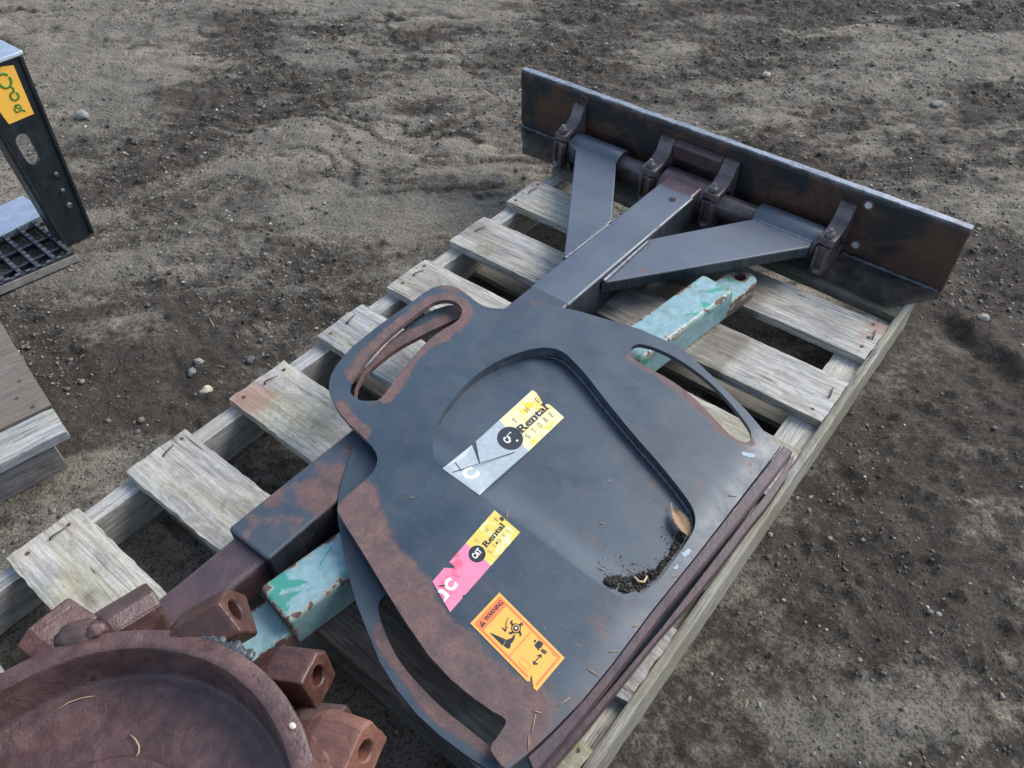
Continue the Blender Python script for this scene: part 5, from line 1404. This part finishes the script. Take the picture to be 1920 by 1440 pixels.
for k in range(12):
    weld_patch(115 - k * 1.6 + rw.uniform(-.4, .4), 0.284 + rw.uniform(-.002, .003), 0.1925 + rw.uniform(-.001, .001), (rw.uniform(.007, .010), rw.uniform(.0065, .009), rw.uniform(.004, .006)), M['weld'], 10 + k)

# ------------------------------------------------------------------ black step frame at the left
fr = thing('step_frame', 'black steel upright with amber tag and a serrated step grating, at left edge', 'steel frame', (-0.98, 0.5, GROUND))
FX = -0.97
def upz(z, l0, l1): return l0 + (l1 - l0) * (z - GROUND) / 0.512
zt = 0.382
outl = [(0.497, GROUND + 0.001), (0.566, GROUND + 0.001), (0.593, zt), (0.475, zt)]
slot = [(0.517 + 0.019 * math.cos(a), 0.188 + 0.020 * math.sin(a)) for a in np.linspace(0.15, math.pi + 0.15, 10)] + [(0.519 + 0.018 * math.cos(a), 0.142 + 0.020 * math.sin(a)) for a in np.linspace(math.pi + 0.15, 2 * math.pi + 0.15, 10)]
def vplate(name, outline, holes, x, th, mat, parent, step=0.03):
    v, tris = sheet(outline, holes, step); n = len(v)
    verts = [(x, a, b) for a, b in v] + [(x - th, a, b) for a, b in v]
    faces = list(tris) + [(c + n, b + n, a + n) for a, b, c in tris]
    cnt = {}
    for a, b, c in tris:
        for e in ((a, b), (b, c), (c, a)): cnt[e] = 1
    for (a, b) in cnt:
        if (b, a) not in cnt: faces.append((b, a, a + n, b + n))
    return from_py(name, verts, faces, mat, parent)
vplate('upright', outl, [slot], FX, 0.012, M['black'], fr)
# side flanges of the upright, with a groove between plate and flange
def flange(ya0, ya1, w, side, mat):
    P = [(FX - 0.05, ya0, GROUND + 0.001), (FX + 0.006, ya0, GROUND + 0.001), (FX + 0.006, ya0 + w, GROUND + 0.001), (FX - 0.05, ya0 + w, GROUND + 0.001),
         (FX - 0.05, ya1, zt), (FX + 0.006, ya1, zt), (FX + 0.006, ya1 + w, zt), (FX - 0.05, ya1 + w, zt)]
    return hexa('side_flange', P, mat, fr, 0.004, 2)
flange(0.5675, 0.5945, 0.011, 1, M['black'])
flange(0.4840, 0.460, 0.0125, -1, M['black'])
hexa('top_cap', [(FX - 0.09, 0.455, zt + 0.0005), (FX + 0.010, 0.455, zt + 0.0005), (FX + 0.010, 0.608, zt + 0.0005), (FX - 0.09, 0.608, zt + 0.0005), (FX - 0.10, 0.455, zt + 0.012), (FX + 0.008, 0.455, zt + 0.012), (FX + 0.008, 0.608, zt + 0.012), (FX - 0.10, 0.608, zt + 0.012)], M['skysteel'], fr, 0.003, 2)
tagq = [(0.549, 0.372), (0.576, 0.366), (0.570, 0.242), (0.504, 0.241), (0.500, 0.26), (0.486, 0.372)]
tg = from_py('tag', [(FX + 0.0012, a, b) for a, b in tagq] + [(FX + 0.0004, a, b) for a, b in tagq], [tuple(range(6))[::-1], tuple(range(6, 12))] + [(i, (i + 1) % 6, 6 + (i + 1) % 6, 6 + i) for i in range(6)], M['tape'], fr)
def pen(path, r=0.0026):
    bm = bmesh.new(); bm_tube(bm, [(FX + 0.0016, a, b) for a, b in path], [r] * len(path), 6)
    for v in bm.verts: v.co.x = FX + 0.0018 + (v.co.x - FX - 0.0016) * 0.3 - fr.location.x * 0
    return from_bm('pen_mark', bm, M['paintpen'], tg)
pen([(0.541 + 0.0145 * math.cos(a), 0.340 + 0.017 * math.sin(a)) for a in np.linspace(0.6, 6.6, 22)], 0.0032)
pen([(0.548, 0.326), (0.551, 0.316), (0.549, 0.308)] + [(0.546 + 0.0095 * math.cos(a), 0.299 + 0.010 * math.sin(a)) for a in np.linspace(1.2, 7.0, 18)], 0.0028)
pen([(0.535, 0.276), (0.546, 0.278), (0.549, 0.270), (0.543, 0.261), (0.533, 0.262), (0.531, 0.270), (0.539, 0.273), (0.548, 0.262), (0.554, 0.256)], 0.0026)
for (y, z, r) in ((0.5525, 0.075, 0.0075), (0.5495, 0.027, 0.0065), (0.548, -0.020, 0.0095)):
    o = tube('fastener', [(FX, y, z), (FX + 0.004, y, z), (FX + 0.0065, y, z)], [r, r, r * 0.6], M['galv'], fr, 10)
# serrated tread
GZ0 = -0.100
def serr_bar(name, p0, p1, h, th, nteeth, mat):
    p0, p1 = Vector(p0), Vector(p1); d = p1 - p0; n = Vector((-d.y, d.x, 0)).normalized() * th / 2
    ring = []
    tp = []
    for i in range(nteeth):
        for (f, hh) in ((0.0, -0.004), (0.12, 0.0), (0.55, 0.0), (0.68, -0.0045)):
            tp.append(p0 + d * ((i + f) / nteeth) + Vector((0, 0, hh)))
    tp.append(p1 + Vector((0, 0, -0.003)))
    bt = [Vector((q.x, q.y, p0.z - h)) for q in tp]
    verts, faces, fm = [], [], []
    k = len(tp)
    for sgn in (-1, 1):
        verts += [q + n * sgn for q in tp] + [q + n * sgn for q in bt]
    for i in range(k - 1):
        faces += [(i, i + 1, k + i + 1, k + i), (2 * k + i, 3 * k + i, 3 * k + i + 1, 2 * k + i + 1), (i, 2 * k + i, 2 * k + i + 1, i + 1), (k + i, k + i + 1, 3 * k + i + 1, 3 * k + i)]
        fm += [0, 0, 1 if (i % 4 == 1 and nteeth > 3) else 0, 0]  # highlights on the tooth tops, put in as a lighter steel
    faces += [(0, k, 3 * k, 2 * k), (k - 1, 3 * k - 1, 4 * k - 1, 2 * k - 1)]
    fm += [0, 0]
    o = from_py(name, verts, faces, [mat, M['galv']], fr, fmat=fm)
    bm_ = bmesh.new(); bm_.from_mesh(o.data); bmesh.ops.recalc_face_normals(bm_, faces=bm_.faces); bm_.to_mesh(o.data); bm_.free()
    return o
def gx_at(y): return -0.905 + (y - 0.381) * 0.155
for i, y in enumerate((0.474, 0.431, 0.386, 0.341, 0.296, 0.251, 0.206)):
    serr_bar('tread_bar', (-1.125, y + 0.012, GZ0), (gx_at(y) - 0.004, y, GZ0), 0.026, 0.0105, 9, M['tread'])
for x in (-0.965, -1.04):
    serr_bar('cross_bar', (x + 0.012, 0.48, GZ0 - 0.008), (x, 0.12, GZ0 - 0.008), 0.014, 0.008, 1, M['black'])
serr_bar('end_bar', (gx_at(0.478) - 0.002, 0.478, GZ0), (gx_at(0.12) - 0.002, 0.12, GZ0), 0.0285, 0.010, 13, M['tread'])
hexa('tread_edge', [(gx_at(0.482) + 0.002, 0.482, GROUND + 0.001), (gx_at(0.482) + 0.012, 0.482, GROUND + 0.001), (gx_at(0.12) + 0.012, 0.12, GROUND + 0.001), (gx_at(0.12) + 0.002, 0.12, GROUND + 0.001)][::-1] +
     [(gx_at(0.482) + 0.002, 0.482, GZ0 - 0.008), (gx_at(0.482) + 0.006, 0.482, GZ0 - 0.008), (gx_at(0.12) + 0.006, 0.12, GZ0 - 0.008), (gx_at(0.12) + 0.002, 0.12, GZ0 - 0.008)][::-1], M['brown_edge'], fr, 0.002, 1)
hexa('rear_plate', boxP(-1.27, -1.122, 0.12, 0.535, GZ0 - 0.02, GZ0 + 0.002), M['skysteel'], fr, 0.003, 2)

# ------------------------------------------------------------------ litter
def lay_tube(pts, r, mat, name='straw'):
    bm = bmesh.new(); bm_tube(bm, pts, [r * 0.7] + [r] * (len(pts) - 2) + [r * 0.5], 5); return bm
needles = bmesh.new()
NEED = [(0.695, 0.425, 2.0, 0.020), (0.905, 0.475, 0.1, 0.013), (0.868, 0.445, 0.2, 0.016), (0.966, 0.51, 1.2, 0.018), (0.963, 0.70, 0.7, 0.016), (0.93, 0.19, 2.0, 0.026), (0.945, 0.24, 1.3, 0.022),
        (0.952, 0.30, 0.15, 0.02), (0.925, 0.205, 0.4, 0.014), (0.962, 0.40, 1.1, 0.014), (0.958, 0.345, 0.9, 0.016), (0.94, 0.166, 2.2, 0.02), (0.82, 0.52, 0.4, 0.008), (0.78, 0.60, 1.9, 0.007), (0.55, 0.35, 1.0, 0.008)]
for (x, y, a, L) in NEED:
    inrec = inside((x, y), CUT)
    zf_ = floor_z if inrec else top_surf
    dx, dy = math.cos(a) * L / 2, math.sin(a) * L / 2
    bm_tube(needles, [(x - dx, y - dy, zf_(x - dx, y - dy) + 0.001), (x, y, zf_(x, y) + 0.0016), (x + dx, y + dy, zf_(x + dx, y + dy) + 0.001)], [0.0004, 0.0007, 0.0004], 5)
# tiny pale grit specks
nd = from_bm('pine_needles', needles, M['needle'])
tag(nd, 'dry pine needles scattered on the top guard shield', 'pine needles', kind='stuff')

path_ = [Vector((*p, 0)) for p in [(0.935, 0.600), (0.940, 0.57), (0.941, 0.54), (0.941, 0.505), (0.938, 0.478), (0.930, 0.455), (0.918, 0.438), (0.902, 0.430), (0.890, 0.427)]]
wid = [0.008, 0.010, 0.004, 0.007, 0.014, 0.016, 0.020, 0.014, 0.005]
SP, SS = [], []
for k in range(5200):
    s = random.uniform(0, len(path_) - 1.001); i = int(s); p = path_[i].lerp(path_[i + 1], s - i); w = wid[i] + (wid[i + 1] - wid[i]) * (s - i)
    far_ = random.random() < 0.16
    off = random.uniform(-1.5, 0.25) * w * (random.uniform(1.2, 4.0) if far_ else 1.0)
    cx_, cy_ = p.x + off * 0.8, p.y + (0.6 if s > 4 else 0.0) * -off * 0.8
    lump = mnoise.noise(Vector((cx_ * 90, cy_ * 90, 0)))
    if not inside((cx_, cy_), CUT) or (lump < -0.15 and random.random() < 0.8): continue
    r_ = min(0.0034, 0.0005 + random.expovariate(1 / 0.0006)) * (0.5 if far_ else 1.0)
    SP.append((cx_, cy_, floor_z(cx_, cy_) + r_ * 0.3 + (0 if far_ else max(0.0, (0.0028 + 0.004 * lump) * (1 - abs(off / w + 0.5)) * random.random())))); SS.append(r_)
SC = np.array([(0.020, 0.015, 0.011), (0.035, 0.026, 0.018), (0.013, 0.010, 0.008), (0.06, 0.042, 0.028), (0.028, 0.022, 0.017)])[rng.choice(5, len(SP), p=[.32, .28, .25, .05, .10])]
so = stones_mesh('soil_litter', np.array(SP), np.array(SS), SC)
tag(so, 'dark crumbly soil and bark gathered in the lower corner of the recess', 'soil', kind='stuff')

# leaf: curled blade with midrib and stem
lf_c = Vector((0.922, 0.600, 0)); ld = Vector((0.0496, -0.0321, 0)).normalized(); ln_ = Vector((-ld.y, ld.x, 0))
leaf = thing('dry_leaf', 'curled dry tan leaf in the right corner of the shield recess', 'leaf', (lf_c.x, lf_c.y, 0.095))
vv, ff = [], []
NL, NW = 18, 8
for side in (0, 1):
    for i in range(NL + 1):
        s = i / NL; hw = 0.0125 * (math.sin(math.pi * min(1, s * 0.93 + 0.05)) ** 0.8) * (1 + 0.12 * math.sin(i * 2.3))
        for j in range(NW + 1):
            t_ = j / NW * 2 - 1
            p = lf_c + ld * ((s - 0.5) * 0.058) + ln_ * (t_ * hw)
            z = 0.0945 + 0.004 * abs(t_) ** 1.5 + 0.004 * math.sin(s * 3.0) + 0.0016 * mnoise.noise(Vector((s * 7, t_ * 3, 1))) - 0.0006 * side
            vv.append((p.x, p.y, z + 0.004))
def li(sd, i, j): return sd * (NL + 1) * (NW + 1) + i * (NW + 1) + j
for i in range(NL):
    for j in range(NW):
        ff.append((li(0, i, j), li(0, i + 1, j), li(0, i + 1, j + 1), li(0, i, j + 1))); ff.append((li(1, i, j), li(1, i, j + 1), li(1, i + 1, j + 1), li(1, i + 1, j)))
    for j in (0, NW): ff.append((li(0, i, j), li(1, i, j), li(1, i + 1, j), li(0, i + 1, j)))
from_py('leaf_blade', vv, ff, M['leaf'], leaf, smooth=True)
tube('stem', [lf_c - ld * 0.043 + ln_ * 0.004 + Vector((0, 0, 0.096)), lf_c - ld * 0.034 + Vector((0, 0, 0.098)), lf_c - ld * 0.024 + Vector((0, 0, 0.0995))], 0.0011, M['needle'], leaf, 6)
tw = tube('twig', [(0.916, 0.467, floor_z(0.916, 0.467) + 0.006), (0.926, 0.463, floor_z(0.926, 0.463) + 0.0075), (0.933, 0.468, floor_z(0.933, 0.468) + 0.0075), (0.931, 0.481, floor_z(0.931, 0.481) + 0.006)], [0.0014, 0.002, 0.0019, 0.0013], M['straw'], None, 7, loc=(0.925, 0.468, floor_z(0.925, 0.468)))
tag(tw, 'bent pale twig lying on the dark soil in the recess', 'twig')
# straw in the wheel
WF = 0.1325
def wpt(x, y, z): return (x, y, z)
st_ = tube('straw', [(0.525, -0.162, WF + 0.001), (0.537, -0.161, WF + 0.003), (0.549, -0.163, WF + 0.0035), (0.556, -0.168, WF + 0.0035), (0.558, -0.174, WF + 0.004)], [0.0006, 0.0009, 0.0009, 0.0008, 0.0005], M['straw'], None, 6, loc=(0.545, -0.165, WF))
tag(st_, 'short curved straw lying on the floor of the cutter wheel', 'straw')
s2_ = tube('straw', [(0.420, -0.208, 0.137), (0.424, -0.190, 0.138), (0.432, -0.176, 0.138), (0.443, -0.163, 0.137)], [0.0005, 0.0008, 0.0008, 0.0004], M['straw'], None, 6, loc=(0.43, -0.18, 0.137))
tag(s2_, 'long thin straw along the inner wall of the cutter wheel', 'straw')
ch = bmesh.new(); bmesh.ops.create_icosphere(ch, subdivisions=2, radius=0.0052, matrix=Matrix.Translation((WC.x + 0.272 * math.cos(math.radians(72)), WC.y + 0.272 * math.sin(math.radians(72)), 0.2015)) @ Matrix.Diagonal((1, 0.8, 0.4, 1)))
tag(from_bm('pale_chip', ch, M['shell'], None, loc=(WC.x + 0.084, WC.y + 0.259, 0.2), smooth=True), 'small pale chip stuck on the rim of the cutter wheel', 'chip')
# straw bits and pale chips over the yard
sb = bmesh.new()
r4 = random.Random(9)
for k in range(260):
    x, y = r4.uniform(-2.6, 1.9), r4.uniform(-0.2, 3.6)
    if -0.05 < x < 1.06 and y < 1.65: continue
    if x < -0.15 and y < 0.25: continue
    L = r4.uniform(0.006, 0.03); a = r4.uniform(0, 6.28); dx, dy = math.cos(a) * L / 2, math.sin(a) * L / 2
    zz = [float(ground_h(np.array([x + q * dx]), np.array([y + q * dy]))[0]) + 0.002 for q in (-1, 0, 1)]
    bm_tube(sb, [(x - dx, y - dy, zz[0]), (x + dy * .1, y - dx * .1, zz[1] + 0.001), (x + dx, y + dy, zz[2])], [0.0006, 0.0009, 0.0006], 4)
tag(from_bm('straw_bits', sb, M['straw']), 'small straw and needle bits strewn over the dirt yard', 'straw bits', kind='stuff')
